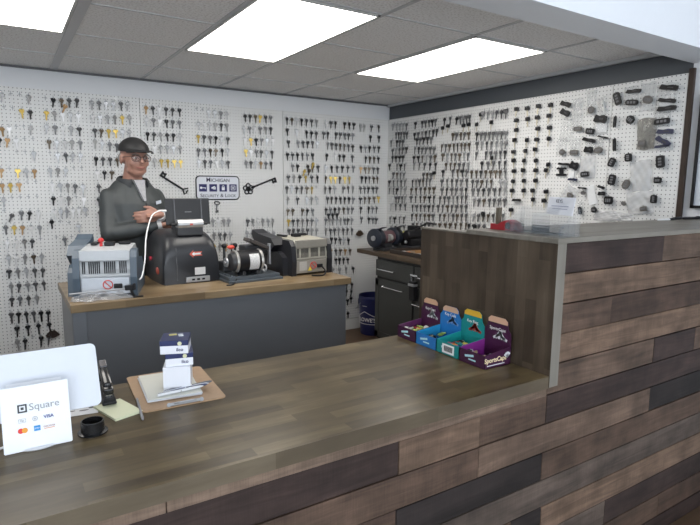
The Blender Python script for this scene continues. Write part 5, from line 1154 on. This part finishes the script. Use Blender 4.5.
# collar: open stand-up band, shirt front, zip line, chest mark
bm = new_bm(); m = 22; cr = []
for i in range(m+1):
    a = radians(-90+32)+radians(360-64)*i/m                 # gap at the front (-y)
    fr_ = abs((i/m)-.5)*2
    cr.append([(.082*cos(a), .018+.078*sin(a)-.012*fr_, 1.445-.02*fr_), (.090*cos(a), .018+.086*sin(a)-.022*fr_, 1.505-.030*fr_), (.098*cos(a), .018+.096*sin(a)-.024*fr_, 1.495-.034*fr_), (.105*cos(a), .018+.100*sin(a)-.014*fr_, 1.452-.026*fr_)])
V = [[bm.verts.new(p) for p in r] for r in cr]
for a, b in zip(V, V[1:]):
    for j in range(4): bm.faces.new((a[j], a[(j+1) % 4], b[(j+1) % 4], b[j]))
bm.faces.new(V[0][::-1]); bm.faces.new(V[-1]); mk('collar', bm, plain((.03, .034, .038), .6, noise=.1), man, smooth=True)
bm = new_bm(); add_prism(bm, [(-.036, 1.475), (.036, 1.475), (.028, 1.44), (.006, 1.345), (-.006, 1.345), (-.028, 1.44)], -.135, -.06, 'y')
for v in bm.verts:
    zz = (v.co.z-1.335)/.14
    if v.co.y < -.1: v.co.y = -.153+.072*max(0, zz)**1.2
mk('shirt', bm, plain((.30, .30, .32), .6, noise=.15, nscale=60), man)
bm = new_bm(); add_tube(bm, [F(.0, -.157, 1.335), F(.0, -.158, 1.28), F(0, -.156, 1.20)], .003, 6); mk('zip', bm, BLACK, man)
bm = new_bm(); add_box(bm, (.098, -.132, 1.335), (.05, .004, .022), .001, rot=(0, -.15, .42)); mk('chest_logo', bm, plain((.62, .66, .75), .5, noise=.2, nscale=300), man)
for s, (W, E_) in ((-1, (RW, RE)), (1, (LW, LE))):
    d = (W-E_).normalized(); bm = new_bm(); q = W-d*(.002 if s < 0 else .012)
    add_tube(bm, [q-d*.012, q+d*.014], [.036, .034], 16); mk('cuff', bm, plain((.55, .55, .56), .6, noise=.05), man, smooth=True)
# trousers and shoes
bm = new_bm()
n = 26; rings = []
for z, a, b in ((.82, .17, .125), (.92, .178, .13), (1.0, .172, .13)): rings.append([bm.verts.new((a*cos(2*pi*j/n), .02+b*sin(2*pi*j/n), z)) for j in range(n)])
for a, b in zip(rings, rings[1:]):
    for j in range(n): bm.faces.new((a[j], a[(j+1) % n], b[(j+1) % n], b[j]))
bm.faces.new(rings[0][::-1]); bm.faces.new(rings[-1])
for s in (-1, 1): add_tube(bm, [F(s*.088, .02, .90), F(s*.10, .01, .70), F(s*.10, 0, .48), F(s*.105, .015, .28), F(s*.107, .03, .06)], [.095, .092, .074, .068, .062], 18)
remeshed('trousers', bm, plain((.012, .012, .015), .7, noise=.1), .012, man, 3)
for s in (-1, 1):
    bm = new_bm(); add_tube(bm, [F(s*.107, .085, .045), F(s*.107, .06, .05), F(s*.112, -.05, .045), F(s*.122, -.14, .036), F(s*.124, -.165, .03)], [.03, (.046, .044), (.042, .048), (.034, .046), .02], 14)
    add_box(bm, (s*.114, -.035, .008), (.10, .27, .016), .006); mk('shoe', bm, BLACK, man, smooth=True)
# cap with brim
bm = new_bm(); t_ = bmesh.new(); bmesh.ops.create_uvsphere(t_, u_segments=28, v_segments=18, radius=1)
bmesh.ops.bisect_plane(t_, geom=t_.verts[:]+t_.edges[:]+t_.faces[:], plane_co=(0, 0, -.02), plane_no=(0, 0, -1), clear_outer=True)
for v in t_.verts: v.co = Vector((v.co.x*.091, v.co.y*.113, v.co.z*.088*(1-.10*abs(v.co.y))))
bmesh.ops.rotate(t_, verts=t_.verts, cent=(0, 0, 0), matrix=(HR @ Matrix.Rotation(.10, 3, 'X'))); bmesh.ops.translate(t_, verts=t_.verts, vec=hp(0, .006, .044)); merge(bm, t_)
bmesh.ops.solidify(bm, geom=bm.faces[:], thickness=.003)
cap = mk('cap', bm, plain((.014, .014, .015), .6, noise=.1), man, smooth=True)
bm = new_bm(); A, B = [], []
for i in range(15):
    a = pi*i/14; x = cos(a)
    inn = Vector((.080*x, -.060-.040*sin(a), .052-.004)); outp = Vector((.074*x, -.062-.096*sin(a)**.8, .048-.010*sin(a)-.014*x*x))
    A.append(inn); B.append(outp)
for dz in (0, -.004):
    pass
vt = [[bm.verts.new(hc+HR @ (p*HS+Vector((0, 0, dz)))) for p in L_] for L_, dz in ((A, 0), (B, 0), (B, -.004), (A, -.004))]
for r0, r1 in zip(vt, vt[1:]+vt[:1]):
    for i in range(14): bm.faces.new((r0[i], r0[i+1], r1[i+1], r1[i]))
mk('brim', bm, plain((.010, .010, .011), .5, noise=.1), cap, smooth=True)
# hair at the sides under the cap
bm = new_bm()
for s in (-1, 1): add_ell(bm, hp(s*.069, .036, .006), (.008, .036, .026), HR, 14, 10)
add_ell(bm, hp(0, .088, -.004), (.055, .018, .030), HR, 16, 10); mk('hair', bm, plain((.30, .29, .28), .7, noise=.15, nscale=120), man, smooth=True)
# face details
for s in (-1, 1):
    bm = new_bm(); add_ell(bm, hp(s*.031, -.079, .002), (.013, .010, .008), HR, 14, 10); ey = mk('eye', bm, plain((.55, .52, .50), .3, noise=.02), man, smooth=True)
    bm = new_bm(); add_ell(bm, hp(s*.031+.002, -.0865, .002), (.0055, .004, .0058), HR, 12, 8); mk('iris', bm, BLACK, ey, smooth=True)
    bm = new_bm(); add_tube(bm, [hp(s*.014, -.096, .019), hp(s*.032, -.095, .024), hp(s*.052, -.082, .019)], [.002, .0035, .002], 6); mk('eyebrow', bm, plain((.20, .17, .15), .7, noise=.1), man)
bm = new_bm(); add_tube(bm, [hp(-.031, -.072, -.047), hp(-.016, -.0835, -.0530), hp(0, -.0865, -.0550), hp(.016, -.0835, -.0530), hp(.031, -.072, -.047)], [.001, .0025, .003, .0025, .001], 8); mk('mouth', bm, plain((.30, .09, .075), .4, noise=.05), man, smooth=True)
bm = new_bm()
for s in (-1, 1):
    q = rrect(.046, .034, .012, 4, s*.033, .000)
    add_tube(bm, [hp(x, -.103+.010*abs(x)/.05, z) for x, z in q+[q[0]]], .0018, 6)
    add_tube(bm, [hp(s*.056, -.094, .008), hp(s*.074, -.05, .008), hp(s*.079, .01, .006)], .0018, 6)
add_tube(bm, [hp(-.011, -.103, .005), hp(0, -.106, .008), hp(.011, -.103, .005)], .0015, 6)
gl = mk('glasses', bm, plain((.03, .025, .025), .3, noise=.05), man, smooth=True)
for s in (-1, 1):
    bm = new_bm(); q = rrect(.045, .033, .012, 4, s*.033, 0); vv = [bm.verts.new(hp(x, -.1025+.010*abs(x)/.05, z)) for x, z in q]; w2 = [bm.verts.new(hp(x, -.1015+.010*abs(x)/.05, z)) for x, z in q]
    bm.faces.new(vv); bm.faces.new(w2[::-1])
    for i in range(len(q)): bm.faces.new((vv[i], vv[(i+1) % len(q)], w2[(i+1) % len(q)], w2[i]))
    mk('lens', bm, clear(.18, (.25, .14, .12), .05), gl)
# ------------------------------------------------------------------ light
w = bpy.data.worlds.new('sky'); SC.world = w; w.use_nodes = True
bg = w.node_tree.nodes['Background']; sky = w.node_tree.nodes.new('ShaderNodeTexSky'); sky.sky_type = 'HOSEK_WILKIE'; sky.turbidity = 6; sky.ground_albedo = .5; sky.sun_direction = (.2, .5, .85)
w.node_tree.links.new(sky.outputs[0], bg.inputs[0]); bg.inputs[1].default_value = .35
def area(name, loc, rot, size, power, col):
    l = bpy.data.lights.new(name, 'AREA'); l.shape = 'RECTANGLE'; l.size, l.size_y = size; l.energy = power; l.color = col
    o = bpy.data.objects.new(name, l); COL.objects.link(o); o.location = loc; o.rotation_euler = rot
# daylight entering through the three storefront openings
for k, (a, b) in enumerate(((XL+.12, -4.46), (-4.34, -2.26), (-2.14, -.12))):
    area('window_daylight', ((a+b)/2, YF+.02, 1.6), (radians(96), 0, 0), (b-a, 2.3), (125, 105, 70)[k], (.86, .93, 1))
SC.view_settings.view_transform = 'Standard'; SC.view_settings.look = 'None'; SC.view_settings.exposure = -.38; SC.view_settings.gamma = 1
SC.view_settings.use_curve_mapping = False
